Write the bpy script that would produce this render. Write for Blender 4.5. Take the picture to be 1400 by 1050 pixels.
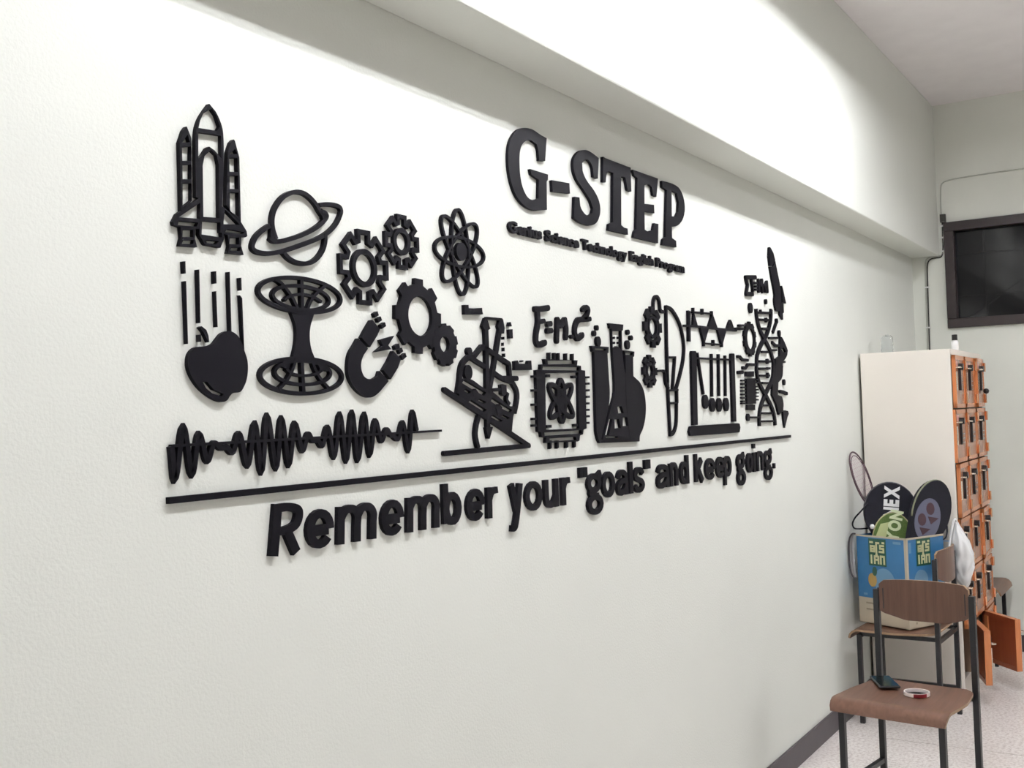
import bpy, bmesh, math, random
from mathutils import Vector, Matrix
from mathutils.geometry import tessellate_polygon
random.seed(7)
for o in list(bpy.data.objects): bpy.data.objects.remove(o)
SC = bpy.context.scene
COL = SC.collection

# ------------------------------------------------------------------ camera
# world: X runs along the decorated wall (plane Y=0), room is Y<0, Z up, metres
DIST, CAMH = 1.52, 1.529
YAW, PITCH, ROLL, FPX = math.radians(57.662), math.radians(1.7268), math.radians(-1.89866), 1482.527
CF = Vector((math.sin(YAW)*math.cos(PITCH), math.cos(YAW)*math.cos(PITCH), math.sin(PITCH)))
_r = Vector((math.cos(YAW), -math.sin(YAW), 0)); _u = _r.cross(CF)
CR = _r*math.cos(ROLL) + _u*math.sin(ROLL); CU = -_r*math.sin(ROLL) + _u*math.cos(ROLL)
CAM = Vector((0, -DIST, CAMH))
cd = bpy.data.cameras.new('camera'); cam = bpy.data.objects.new('camera', cd); COL.objects.link(cam)
cd.sensor_width = 36; cd.lens = 36*FPX/1400; cd.clip_start = .05
m = Matrix((CR, CU, -CF)).transposed().to_4x4(); m.translation = CAM; cam.matrix_world = m
SC.camera = cam
# ------------------------------------------------------------------ world, exposure
w = bpy.data.worlds.new('night'); SC.world = w; w.use_nodes = True
w.node_tree.nodes['Background'].inputs[0].default_value = (.010, .011, .014, 1)
w.node_tree.nodes['Background'].inputs[1].default_value = 1.0
SC.view_settings.view_transform = 'Standard'; SC.view_settings.look = 'None'
SC.view_settings.gamma = 1; SC.view_settings.use_curve_mapping = False
SC.view_settings.exposure = 0.33
TUBE_STRENGTH = 128.0
TUBE_COLOR = (.945, .950, 1.0)
FIX_X = (-1.3, 1.75, 4.3); FIX_Y = -1.06; TUBE_Z = 3.315      # row of twin-tube ceiling fittings, the first added to brighten the left wall

# ------------------------------------------------------------------ helpers
def at(px, py, x=None, y=None, z=None):
    d = CR*((px-700)/FPX) - CU*((py-525)/FPX) + CF
    t = (x-CAM.x)/d.x if x is not None else (y-CAM.y)/d.y if y is not None else (z-CAM.z)/d.z
    return CAM + d*t
def tag(o, label=None, cat=None, group=None, kind=None):
    if label: o['label'] = label
    if cat: o['category'] = cat
    if group: o['group'] = group
    if kind: o['kind'] = kind
    return o
def empty(name, loc, rz=0, label=None, cat=None, group=None):
    o = bpy.data.objects.new(name, None); COL.objects.link(o); o.location = loc; o.rotation_euler = (0, 0, rz)
    o.empty_display_size = .05
    return tag(o, label, cat, group)
class MB:
    """collects simple solids into one mesh"""
    def __init__(s): s.v = []; s.f = []
    def add(s, vs, fs):
        n = len(s.v); s.v += [Vector(v) for v in vs]; s.f += [tuple(n+i for i in f) for f in fs]; return s
    def box(s, x0, x1, y0, y1, z0, z1):
        return s.add([(x, y, z) for x in (x0, x1) for y in (y0, y1) for z in (z0, z1)],
                     [(0,1,3,2),(4,6,7,5),(0,4,5,1),(2,3,7,6),(0,2,6,4),(1,5,7,3)])
    def obox(s, c, ax, ay, az):   # centre and three half-axis vectors
        c, ax, ay, az = map(Vector, (c, ax, ay, az))
        return s.add([c+ax*i+ay*j+az*k for i in (-1, 1) for j in (-1, 1) for k in (-1, 1)],
                     [(0,1,3,2),(4,6,7,5),(0,4,5,1),(2,3,7,6),(0,2,6,4),(1,5,7,3)])
    def rod(s, a, b, r, n=10, r2=None):
        a, b = Vector(a), Vector(b); d = (b-a).normalized(); r2 = r if r2 is None else r2
        p = d.orthogonal().normalized(); q = d.cross(p)
        ring = lambda c, rr: [c+(p*math.cos(t)+q*math.sin(t))*rr for t in [2*math.pi*i/n for i in range(n)]]
        return s.add(ring(a, r)+ring(b, r2), [(i, (i+1) % n, n+(i+1) % n, n+i) for i in range(n)]+[tuple(range(n))[::-1], tuple(range(n, 2*n))])
    def tube(s, pts, r, n=8, closed=False):
        pts = [Vector(p) for p in pts]; N = len(pts); up = None; base = len(s.v); rings = []
        for i, p in enumerate(pts):
            a = pts[(i-1) % N] if closed or i else p; b = pts[(i+1) % N] if closed or i < N-1 else p
            d = (b-a).normalized()
            up = d.orthogonal().normalized() if up is None else (up-d*up.dot(d)).normalized()
            q = d.cross(up); rings += [p+(up*math.cos(t)+q*math.sin(t))*r for t in [2*math.pi*k/n for k in range(n)]]
        M = N if closed else N-1
        fs = [(i*n+k, i*n+(k+1) % n, ((i+1) % N)*n+(k+1) % n, ((i+1) % N)*n+k) for i in range(M) for k in range(n)]
        if not closed: fs += [tuple(range(n))[::-1], tuple(range((N-1)*n, N*n))]
        return s.add(rings, fs)
    def lathe(s, c, prof, n=24, axis=(0, 0, 1)):   # prof: (radius, height)
        d = Vector(axis).normalized(); p = d.orthogonal().normalized(); q = d.cross(p); c = Vector(c); vs = []
        for r, h in prof: vs += [c+d*h+(p*math.cos(t)+q*math.sin(t))*r for t in [2*math.pi*i/n for i in range(n)]]
        L = len(prof)
        fs = [(j*n+i, j*n+(i+1) % n, (j+1)*n+(i+1) % n, (j+1)*n+i) for j in range(L-1) for i in range(n)]
        fs += [tuple(range(n))[::-1], tuple(range((L-1)*n, L*n))]
        return s.add(vs, fs)
    def prism(s, loops, fr, y0, y1):
        """loops: outer + holes as (a,b) pairs; fr(a,b,c)->Vector ; extrude from c=y0 (back) to c=y1 (front)"""
        L = [[Vector((a, b, 0)) for a, b in lp] for lp in loops]
        tri = tessellate_polygon(L); flat = [p for lp in L for p in lp]; n = len(flat)
        vs = [fr(p.x, p.y, y0) for p in flat]+[fr(p.x, p.y, y1) for p in flat]
        fs = []
        for t in tri:
            a, b, c = t; ar = (flat[b]-flat[a]).cross(flat[c]-flat[a]).z
            if abs(ar) < 1e-14: continue
            if ar < 0: a, c = c, a
            fs += [(n+a, n+b, n+c), (c, b, a)]
        k = 0
        for j, lp in enumerate(L):
            m_ = len(lp); A = sum(lp[i].x*lp[(i+1) % m_].y-lp[(i+1) % m_].x*lp[i].y for i in range(m_))
            ccw = (A > 0) == (j == 0)
            for i in range(m_):
                a, b = k+i, k+(i+1) % m_
                fs.append((a, b, n+b, n+a) if ccw else (b, a, n+a, n+b))
            k += m_
        return s.add(vs, fs)
    def build(s, name, mat, parent=None, loc=None, smooth=False, fix=True, bevel=0):
        o0 = Vector(loc) if loc is not None else (parent['_o'] if parent is not None and '_o' in parent.keys() else Vector((0, 0, 0)))
        o0 = Vector(o0)
        me = bpy.data.meshes.new(name)
        me.from_pydata([tuple(v-o0) for v in s.v], [], s.f)
        if fix:
            bm = bmesh.new(); bm.from_mesh(me); bmesh.ops.recalc_face_normals(bm, faces=bm.faces); bm.to_mesh(me); bm.free()
        me.materials.append(mat)
        if smooth:
            for p in me.polygons: p.use_smooth = True
        o = bpy.data.objects.new(name, me); COL.objects.link(o)
        if smooth and smooth != 'all':
            try: me.set_sharp_from_angle(angle=math.radians(40))
            except Exception: pass
        if parent is not None: o.parent = parent
        elif loc is not None: o.location = o0
        if bevel:
            b = o.modifiers.new('bevel', 'BEVEL'); b.width = bevel; b.segments = 2; b.limit_method = 'ANGLE'
        return o
def thing(name, loc, label, cat, group=None):
    o = empty(name, loc, 0, label, cat, group); o['_o'] = tuple(loc); return o
def catmull(pts, n=8, closed=False):
    P = [Vector((*p, 0)) if len(p) == 2 else Vector(p) for p in pts]; N = len(P); out = []
    for i in range(N if closed else N-1):
        g = lambda k: P[k % N] if closed else P[max(0, min(N-1, k))]
        a, b, c, d = g(i-1), g(i), g(i+1), g(i+2)
        for k in range(n):
            t = k/n
            out.append(.5*((2*b)+(c-a)*t+(2*a-5*b+4*c-d)*t*t+(3*b-a-3*c+d)*t**3))
    if not closed: out.append(P[-1])
    return out

# ------------------------------------------------------------------ materials
def new_mat(name):
    M = bpy.data.materials.new(name); M.use_nodes = True; nt = M.node_tree
    return M, nt, nt.nodes['Principled BSDF']
def plain(name, col, rough=.5, metal=0, spec=.5, noise=0, nscale=20, bump=0, bscale=200, emis=None):
    M, nt, b = new_mat(name); b.inputs['Base Color'].default_value = (*col, 1); b.inputs['Roughness'].default_value = rough
    b.inputs['Metallic'].default_value = metal; b.inputs['Specular IOR Level'].default_value = spec
    if noise or bump: tc = nt.nodes.new('ShaderNodeTexCoord')
    if noise:
        n = nt.nodes.new('ShaderNodeTexNoise'); n.inputs['Scale'].default_value = nscale; n.inputs['Detail'].default_value = 5
        nt.links.new(tc.outputs['Object'], n.inputs['Vector'])
        r = nt.nodes.new('ShaderNodeValToRGB'); r.color_ramp.elements[0].position = .3; r.color_ramp.elements[1].position = .7
        r.color_ramp.elements[0].color = (*[c*(1-noise) for c in col], 1); r.color_ramp.elements[1].color = (*[min(1, c*(1+noise)) for c in col], 1)
        nt.links.new(n.outputs['Fac'], r.inputs['Fac']); nt.links.new(r.outputs['Color'], b.inputs['Base Color'])
    if bump:
        n = nt.nodes.new('ShaderNodeTexNoise'); n.inputs['Scale'].default_value = bscale; n.inputs['Detail'].default_value = 3
        nt.links.new(tc.outputs['Object'], n.inputs['Vector'])
        p = nt.nodes.new('ShaderNodeBump'); p.inputs['Strength'].default_value = bump; p.inputs['Distance'].default_value = .002
        nt.links.new(n.outputs['Fac'], p.inputs['Height']); nt.links.new(p.outputs['Normal'], b.inputs['Normal'])
    if emis:
        b.inputs['Emission Color'].default_value = (*emis[0], 1); b.inputs['Emission Strength'].default_value = emis[1]
    return M
def wood(name, c1, c2, axis='Z', scale=18, rough=.38, stretch=14):
    M, nt, b = new_mat(name); tc = nt.nodes.new('ShaderNodeTexCoord'); mp = nt.nodes.new('ShaderNodeMapping')
    sc = {'X': (1, stretch, stretch), 'Y': (stretch, 1, stretch), 'Z': (stretch, stretch, 1)}[axis]
    mp.inputs['Scale'].default_value = sc; nt.links.new(tc.outputs['Object'], mp.inputs['Vector'])
    n = nt.nodes.new('ShaderNodeTexNoise'); n.inputs['Scale'].default_value = scale/4; n.inputs['Detail'].default_value = 6; n.inputs['Roughness'].default_value = .6
    nt.links.new(mp.outputs['Vector'], n.inputs['Vector'])
    r = nt.nodes.new('ShaderNodeValToRGB'); r.color_ramp.elements[0].position = .32; r.color_ramp.elements[1].position = .68
    r.color_ramp.elements[0].color = (*c1, 1); r.color_ramp.elements[1].color = (*c2, 1)
    nt.links.new(n.outputs['Fac'], r.inputs['Fac']); nt.links.new(r.outputs['Color'], b.inputs['Base Color'])
    b.inputs['Roughness'].default_value = rough
    return M
PAINT = plain('painted_plaster', (.770, .786, .728), .62, spec=.2, noise=.012, nscale=3, bump=.45, bscale=150)
BACKPAINT = plain('end_wall_paint', (.80, .815, .745), .65, spec=.25, noise=.02, nscale=4, bump=.15, bscale=60)
CEILP = plain('ceiling_paint', (.90, .865, .86), .8, noise=.02, nscale=8, bump=.1, bscale=90)
BASEP = plain('skirting_paint', (.060, .050, .056), .45, noise=.08, nscale=15)
BLACK = plain('black_foam_board', (.0052, .0047, .0072), .55, spec=.09)
FRAME = plain('window_wood_brown', (.020, .011, .011), .45, noise=.15, nscale=30)
STEEL = plain('black_steel_tube', (.010, .010, .012), .38, spec=.5)
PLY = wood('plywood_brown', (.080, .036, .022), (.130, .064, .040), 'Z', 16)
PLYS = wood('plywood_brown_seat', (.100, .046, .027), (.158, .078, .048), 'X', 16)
PLYEDGE = plain('plywood_edge', (.30, .19, .11), .5)
CREAM = plain('cream_laminate', (.83, .78, .70), .4, noise=.015, nscale=3)
ORANGE = wood('orange_door_wood', (.50, .165, .055), (.62, .225, .085), 'Z', 14, .2)
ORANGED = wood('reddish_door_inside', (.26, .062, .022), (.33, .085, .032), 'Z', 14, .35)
CHROME = plain('chrome', (.80, .72, .62), .18, metal=1)
DARKP = plain('dark_plastic', (.012, .010, .010), .35)
WHITEP = plain('white_plastic', (.80, .80, .78), .4)
CABLEW = plain('cable_white', (.52, .53, .47), .5)
CABLED = plain('cable_dark', (.035, .033, .028), .5)

# terrazzo floor
TERR, nt, b = new_mat('terrazzo')
tc = nt.nodes.new('ShaderNodeTexCoord')
n1 = nt.nodes.new('ShaderNodeTexNoise'); n1.inputs['Scale'].default_value = 70; n1.inputs['Detail'].default_value = 8; n1.inputs['Roughness'].default_value = .7
n2 = nt.nodes.new('ShaderNodeTexNoise'); n2.inputs['Scale'].default_value = 2.2; n2.inputs['Detail'].default_value = 4
r1 = nt.nodes.new('ShaderNodeValToRGB'); e = r1.color_ramp.elements
e[0].position = .36; e[0].color = (.56, .49, .455, 1); e[1].position = .56; e[1].color = (.88, .835, .80, 1)
mx = nt.nodes.new('ShaderNodeMix'); mx.data_type = 'RGBA'; mx.blend_type = 'MULTIPLY'; mx.inputs[0].default_value = .35
r2 = nt.nodes.new('ShaderNodeValToRGB'); r2.color_ramp.elements[0].position = .3; r2.color_ramp.elements[0].color = (.72, .68, .66, 1); r2.color_ramp.elements[1].position = .65
for nn in (n1, n2): nt.links.new(tc.outputs['Object'], nn.inputs['Vector'])
nt.links.new(n1.outputs['Fac'], r1.inputs['Fac']); nt.links.new(n2.outputs['Fac'], r2.inputs['Fac'])
nt.links.new(r1.outputs['Color'], mx.inputs[6]); nt.links.new(r2.outputs['Color'], mx.inputs[7]); nt.links.new(mx.outputs[2], b.inputs['Base Color'])
b.inputs['Roughness'].default_value = .34
JOINT = plain('dark_joint', (.04, .036, .034), .8)
# clear glass / plastic
GLASS, nt, b = new_mat('window_glass')
b.inputs['Base Color'].default_value = (.020, .020, .022, 1); b.inputs['Roughness'].default_value = .04; b.inputs['Alpha'].default_value = .6; b.inputs['Specular IOR Level'].default_value = .4
CLEAR, nt, b = new_mat('clear_plastic')
b.inputs['Base Color'].default_value = (.93, .95, .95, 1); b.inputs['Roughness'].default_value = .08; b.inputs['Transmission Weight'].default_value = .92; b.inputs['IOR'].default_value = 1.25

# ------------------------------------------------------------------ the room
XE, XW, YR, ZC = 7.243, -3.2, -7.0, 3.414
def struct(mb, name, mat, **k): return tag(mb.build(name, mat, **k), kind='structure')
struct(MB().box(XW-.1, XE+.12, 0, .12, -.1, ZC+.1), 'wall_left', PAINT)
struct(MB().box(XW, XE, -.168, 0, 2.457, ZC), 'trim_1', PAINT, bevel=.006)        # deep ceiling beam along the wall
struct(MB().box(XW-.1, XE+.12, YR-.1, .12, ZC, ZC+.1), 'ceiling', CEILP)
struct(MB().box(XW-.1, XE+.12, YR-.12, YR, -.1, ZC+.1), 'wall_right', PAINT)
struct(MB().box(XW-.12, XW, YR-.1, .12, -.1, ZC+.1), 'wall_front', PAINT)
floor = struct(MB().box(XW-.1, XE+.12, YR-.1, .12, -.1, -.012), 'floor', JOINT)
xs = [XW, -.872, 1.128, 3.128, 5.128, XE]; ys = [0, -2, -4, -6, YR]
g = .0028
for i in range(len(xs)-1):
    for j in range(len(ys)-1):
        MB().box(xs[i]+g, xs[i+1]-g, ys[j+1]+g, ys[j]-g, -.012, 0).build('floor_panel', TERR, floor)
# end wall with the window opening
WY0, WY1 = -.203, -2.35; WZ0, WZ1 = 1.993, 2.661
fr = lambda a, b_, c: Vector((c, a, b_))
struct(MB().prism([[(.0, -.1), (.0, ZC), (YR, ZC), (YR, -.1)], [(WY0, WZ0), (WY1, WZ0), (WY1, WZ1), (WY0, WZ1)]], fr, XE, XE+.12), 'wall_back', BACKPAINT)
win = thing('window_1', (XE, WY0, WZ0), None, None); win['kind'] = 'structure'
def ring(mb, y0, y1, z0, z1, t, x0, x1):
    mb.box(x0, x1, y1, y0, z0, z0+t); mb.box(x0, x1, y1, y0, z1-t, z1)
    mb.box(x0, x1, y0-t, y0, z0+t, z1-t); mb.box(x0, x1, y1, y1+t, z0+t, z1-t); return mb
ring(MB(), WY0, WY1, WZ0, WZ1, .058, XE-.025, XE+.10).build('window_frame', FRAME, win, bevel=.003)
mid = (WY0+WY1)/2
MB().box(XE-.015, XE+.09, mid-.03, mid+.03, WZ0+.058, WZ1-.058).build('window_mullion', FRAME, win)
for a, c in ((WY0-.058, mid+.03), (mid-.03, WY1+.058)):
    MB().box(XE+.035, XE+.040, c, a, WZ0+.058, WZ1-.058).build('pane', GLASS, win)
BAR = plain('grille_bar', (.004, .004, .005), .6)
for z in (2.193, 2.46):
    MB().rod((XE+.075, WY0-.06, z), (XE+.075, WY1+.06, z), .006, 6).build('grille_bar', BAR, win)
y = WY0-.215
while y > WY1+.1:
    MB().rod((XE+.082, y, WZ0+.058), (XE+.082, y, WZ1-.058), .006, 6).build('grille_bar', BAR, win); y -= .23
MB().rod((XE+.09, WY0-.10, WZ0+.06), (XE+.09, WY0-.92, WZ1-.06), .006, 6).build('grille_bar', BAR, win)
# neighbouring dark wall outside the window
struct(MB().box(XE+1.6, XE+1.7, -5, 1.5, -.1, 4), 'wall_outside', plain('outside_render', (.05, .05, .055), .9))
# skirting
struct(MB().box(XW, XE, -.012, 0, 0, .1), 'baseboard_left', BASEP, bevel=.002)
struct(MB().box(XE-.012, XE, YR, -.012, 0, .1), 'baseboard_back', BASEP)

# cables on the end wall
def wallcable(name, pts, r, mat, label, dx):
    P3 = [at(p[0], p[1], x=XE-r-dx) for p in pts]
    sm = catmull(P3, 6)
    c = sum(P3, Vector())/len(P3)
    t = thing(name, c, label, 'cable')
    MB().tube(sm, r, 6).build('sheath', mat, t, smooth='all')
    return t
c1 = wallcable('wall_cable', [(2300, 86), (1900, 150), (1600, 198), (1440, 224), (1400, 230.5), (1360, 236), (1320, 242), (1298, 246), (1289, 250), (1286.3, 256), (1286, 275), (1287, 300), (1288.4, 325), (1289.5, 343), (1287.5, 348.5), (1281, 350), (1272, 351.5), (1266.5, 355), (1265, 362), (1265.3, 380), (1266.5, 420), (1268.5, 480), (1270.5, 530)], .004, CABLEW,
                'pale cable clipped along the end wall and down behind the locker', 0)
c2 = wallcable('wall_cable', [(1288.0, 296), (1288.6, 325), (1289.3, 340), (1287, 350.8), (1280, 352.6), (1273, 354.2), (1269.2, 358), (1267.8, 365), (1268, 382), (1269.2, 420), (1271.2, 480), (1273, 530)], .0042, CABLED,
                'dark cable beside the pale one on the end wall', 0)
for p in ((1288.4, 325), (1290, 343.5), (1267, 393), (1268.6, 448), (1287.6, 309)):
    q = at(*p, x=XE-.006)
    MB().box(XE-.014, XE, q.y-.018, q.y+.014, q.z-.005, q.z+.005).build('cable_clip', WHITEP, c1)
q = at(1288.5, 300, x=XE-.01); MB().box(XE-.03, XE, q.y-.02, q.y+.012, q.z-.02, q.z+.03).build('cable_box', CABLED, c2)

# ------------------------------------------------------------------ ceiling light fittings (the room's lamps and two added fill lights)
TUBE = plain('tube_glow', (1, 1, 1), .5, emis=(TUBE_COLOR, TUBE_STRENGTH))
REFL = plain('white_reflector', (.82, .82, .80), .5)
def fitting(x, y, label):
    L = .62; t = thing('ceiling_light', (x, y, ZC), label, 'ceiling light', 'twin-tube ceiling fittings')
    zt = TUBE_Z+.035
    hb = MB().box(x-L, x+L, y-.09, y+.09, zt, ZC)
    hb.build('housing', REFL, t)
    rb = MB(); zl = TUBE_Z-.052; th = .004
    for s in (-1, 1):
        a = [(y+s*.09, zt), (y+s*.165, zl), (y+s*(.165+th), zl), (y+s*(.09+th), zt+th)]
        rb.prism([a], lambda p, q, c: Vector((c, p, q)), x-L, x+L)
        xx = x+s*L
        rb.prism([[(y-.09, zt), (y+.09, zt), (y+.165, zl), (y-.165, zl)]], lambda p, q, c: Vector((c, p, q)), xx-.003, xx+.003)
    rb.build('reflector', REFL, t)
    for s in (-1, 1):
        MB().rod((x-.59, y+s*.048, TUBE_Z), (x+.59, y+s*.048, TUBE_Z), .014, 10).build('tube', TUBE, t)
    return t
FILL_ROWS = ((-3.1, (5.8,)),)       # unseen fitting added to brighten the right-hand wall, locker and chairs
names = ['first', 'second', 'third', 'fourth']
for k, x in enumerate(FIX_X): fitting(x, FIX_Y, 'white twin-tube ceiling light near the mural, %s along the beam' % names[k])

for yy, xs_ in FILL_ROWS:
    for k, x in enumerate(xs_): fitting(x, yy, 'extra unseen twin-tube light in the middle of the room, %s of its row' % names[k])

# ------------------------------------------------------------------ black mural signs on the wall
TH = .009           # board thickness
LAY = [0]
def lay(y1):            # overlapping strips differ by fractions of a millimetre
    LAY[0] = (LAY[0]+5) % 17; return y1-LAY[0]*.00007
class Crop:
    """pixel frame: origin and zoom of a part of the photograph"""
    def __init__(s, x0, y0, k): s.x0, s.y0, s.k = x0, y0, k
    def px(s, u, v): return s.x0+u/s.k, s.y0+v/s.k
    def w(s, u, v, y=-TH/2):
        p = at(*s.px(u, v), y=y); return (p.x, p.z)
WF = lambda a, b_, c: Vector((a, c, b_))
def area(p): return sum(p[i][0]*p[(i+1) % len(p)][1]-p[(i+1) % len(p)][0]*p[i][1] for i in range(len(p)))
def outline(K, pts, hole=False):
    """outline seen in the photo -> the board's own outline (edges that show the board's side lie on the wall)"""
    mid_ = [K.w(*p) for p in pts]; A = area(mid_); n = len(pts); out = []
    for i in range(n):
        (ax, az), (bx, bz) = mid_[i-1], mid_[(i+1) % n]
        nx, nz = (bz-az), -(bx-ax)
        if A < 0: nx, nz = -nx, -nz
        if hole: nx, nz = -nx, -nz
        X, Z = mid_[i]; s = nx*(-X)+nz*(-(Z-CAMH)); L = math.hypot(nx, nz)*math.hypot(X, Z-CAMH)+1e-9
        f = max(-1, min(1, s/L*3))
        out.append(K.w(*pts[i], y=-TH/2+f*TH/2))
    return out
def refine(P, n=4):
    """round the gently turning stretches of an outline, keep its real corners"""
    N = len(P); soft = []
    for i in range(N):
        a, b_, c = Vector(P[i-1]), Vector(P[i]), Vector(P[(i+1) % N])
        soft.append((b_-a).length > 1e-6 and (c-b_).length > 1e-6 and (b_-a).angle(c-b_) < math.radians(48))
    out = []
    for i in range(N):
        j = (i+1) % N; out.append(P[i])
        if soft[i] and soft[j] and N > 8:
            a, b_, c, d = Vector(P[i-1]), Vector(P[i]), Vector(P[j]), Vector(P[(j+1) % N]); L = (c-b_).length
            m0 = (c-a).normalized()*L; m1 = (d-b_).normalized()*L
            for k in range(1, n):
                t_ = k/n; h1 = 2*t_**3-3*t_*t_+1; h2 = t_**3-2*t_*t_+t_; h3 = -2*t_**3+3*t_*t_; h4 = t_**3-t_*t_
                q = b_*h1+m0*h2+c*h3+m1*h4; out.append((q.x, q.y))
    return out
class Sign:
    def __init__(s): s.m = MB()
    def poly(s, K, pts, *holes, y1=-TH, smooth=0):
        o = refine(outline(K, pts)); hs = [outline(K, h, True) for h in holes]
        if smooth: o = [(p.x, p.y) for p in catmull(o, smooth, True)]
        s.m.prism([o]+hs, WF, 0, lay(y1)); return s
    def raw(s, *loops, y0=0, y1=-TH): s.m.prism(list(loops), WF, y0, lay(y1)); return s
    def strip(s, P, w, closed=False, wz=None, y1=-TH, wend=None):
        """ribbon along wall points P; w = width (wz: its width when running level)"""
        y1 = lay(y1); wz = wz or w; Q = [Vector((p[0]/w, p[1]/wz)) for p in P]; N = len(Q); Lf = []; Rt = []
        for i in range(N):
            a = Q[(i-1) % N] if closed or i else Q[i]; b_ = Q[(i+1) % N] if closed or i < N-1 else Q[i]
            d1 = (Q[i]-a) if (Q[i]-a).length > 1e-9 else (b_-Q[i]); d2 = (b_-Q[i]) if (b_-Q[i]).length > 1e-9 else d1
            d1 = d1.normalized(); d2 = d2.normalized(); t = (d1+d2)
            t = t.normalized() if t.length > 1e-6 else d1
            nrm = Vector((-t.y, t.x)); k = .5/max(.6, abs(nrm.dot(Vector((-d1.y, d1.x)))))
            Lf.append(Q[i]+nrm*k); Rt.append(Q[i]-nrm*k)
        U = lambda q: (q.x*w, q.y*wz)
        vs = []; fs = []
        for i in range(N):
            for q in (Lf[i], Rt[i]):
                a, b_ = U(q); vs += [(a, 0, b_), (a, y1, b_)]
        for i in range(N if closed else N-1):
            p = 4*i; q = 4*((i+1) % N)
            fs += [(p+1, p+3, q+3, q+1), (p, q, q+2, p+2), (p, p+1, q+1, q), (p+2, q+2, q+3, p+3)]
        if not closed: fs += [(0, 2, 3, 1), (4*N-4, 4*N-3, 4*N-1, 4*N-2)]
        s.m.add(vs, fs); return s
    def line(s, K, pts, w, sm=8, closed=False, wz=None, caps=False):
        P = [K.w(*p) for p in pts]
        if sm and len(P) > 2: P = [(p.x, p.y) for p in catmull(P, sm, closed)]
        if sm or len(P) == 2: s.strip(P, w, closed, wz)
        else:
            for a, b_ in zip(P, P[1:]): s.strip([a, b_], w, False, wz)
            caps = True
        if caps:
            for p in (P if not sm else (P[0], P[-1])): s.disc(p, w/2, n=12)
        return s
    def disc(s, c, rx, rz=None, n=24, hole=0, y1=-TH):
        rz = rz or rx; o = [(c[0]+rx*math.cos(t), c[1]+rz*math.sin(t)) for t in [2*math.pi*i/n for i in range(n)]]
        L = [o]
        if hole: L.append([(c[0]+hole*math.cos(t), c[1]+hole*math.sin(t)) for t in [2*math.pi*i/n for i in range(n)]])
        s.m.prism(L, WF, 0, lay(y1)); return s
    def ell(s, c, a, b_, ang, w, n=48, a0=0, a1=360):
        ca, sa = math.cos(math.radians(ang)), math.sin(math.radians(ang)); P = []
        full = a1-a0 >= 360; N = n if full else n+1
        for i in range(N):
            t = math.radians(a0+(a1-a0)*i/n); x, z = a*math.cos(t), b_*math.sin(t); P.append((c[0]+x*ca-z*sa, c[1]+x*sa+z*ca))
        return s.strip(P, w, full)
    def build(s, name, parent=None, loc=None): return s.m.build(name, BLACK, parent, loc)
def sign(name, K, u, v, label, cat='wall sign', group=None):
    x, z = K.w(u, v, y=0); return thing(name, (x, 0, z), label, cat, group)
def gear_loop(c, ro, ri, n, tip, root, a0=90, rnd=False):
    P = []
    for k in range(n):
        a = a0+360*k/n
        for r, d in ((ri, -root), (ro, -tip), (ro, tip), (ri, root)):
            t = math.radians(a+d); P.append((c[0]+r*math.cos(t), c[1]+r*math.sin(t)))
    return P
def circ(c, r, n=32): return [(c[0]+r*math.cos(2*math.pi*i/n), c[1]+r*math.sin(2*math.pi*i/n)) for i in range(n)]
def centre(K, x0, x1, y0, y1):
    """centre and upright radius of a round board from its extents in the photo"""
    a = K.w((x0+x1)/2, y0); b_ = K.w((x0+x1)/2, y1); l = K.w(x0, (y0+y1)/2, y=0); r = K.w(x1, (y0+y1)/2, y=-TH)
    return ((l[0]+r[0])/2, (a[1]+b_[1])/2), (a[1]-b_[1])/2, (r[0]-l[0])/2

# --- space shuttle
K = Crop(210, 130, 1050/230)
t = sign('shuttle_sign', K, 340, 990, 'black cut-out space shuttle with two boosters above the falling apple')
Sign().poly(K, [(345,55),(385,100),(418,170),(434,240),(437,420),(428,690),(420,790),(272,775),(268,650),(242,640),(240,400),(242,240),(262,160),(302,92)],
  [(340,90),(368,130),(392,200),(390,225),(280,205),(290,160),(310,115)],
  [(278,232),(400,258),(402,400),(380,345),(345,322),(310,335),(285,375),(278,400)],
  [(342,345),(372,380),(385,440),(388,770),(310,760),(306,440),(318,380)]).build('external_tank', t)
Sign().poly(K, [(188,200),(208,202),(235,270),(238,660),(150,735),(140,300),(165,225)], [(192,252),(205,300),(178,297)], [(175,325),(212,325),(210,415),(178,410)],
  [(178,435),(213,438),(212,530),(180,525)], [(180,550),(215,555),(215,660),(180,700)]).build('booster', t)
Sign().poly(K, [(485,280),(505,285),(533,390),(543,790),(470,745),(430,690),(440,360),(460,300)], [(487,340),(500,372),(474,368)], [(470,392),(500,398),(502,485),(472,478)],
  [(472,502),(503,508),(505,592),(474,585)], [(474,608),(507,614),(510,765),(475,725)]).build('booster', t)
Sign().poly(K, [(300,632),(300,840),(265,838),(150,828),(105,815),(100,795),(125,745)], [(272,676),(268,776),(158,762)], [(145,788),(258,800),(258,822),(150,812)]).build('wing', t)
Sign().poly(K, [(395,665),(422,688),(540,785),(580,850),(584,880),(560,890),(440,876),(395,860)], [(427,716),(515,812),(434,806)], [(442,838),(548,858),(546,868),(444,856)]).build('wing', t)
Sign().poly(K, [(268,770),(300,765),(410,785),(435,795),(437,900),(408,955),(305,940),(280,905),(262,870)], [(300,785),(402,800),(405,893),(298,870)], [(312,905),(385,915),(375,932),(330,924)]).build('engine_bay', t)
Sign().poly(K, [(150,825),(262,835),(258,895),(268,950),(140,945),(152,895)], [(182,840),(228,845),(226,890),(180,885)], [(180,905),(230,908),(232,932),(175,930)]).build('nozzle', t)
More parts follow.
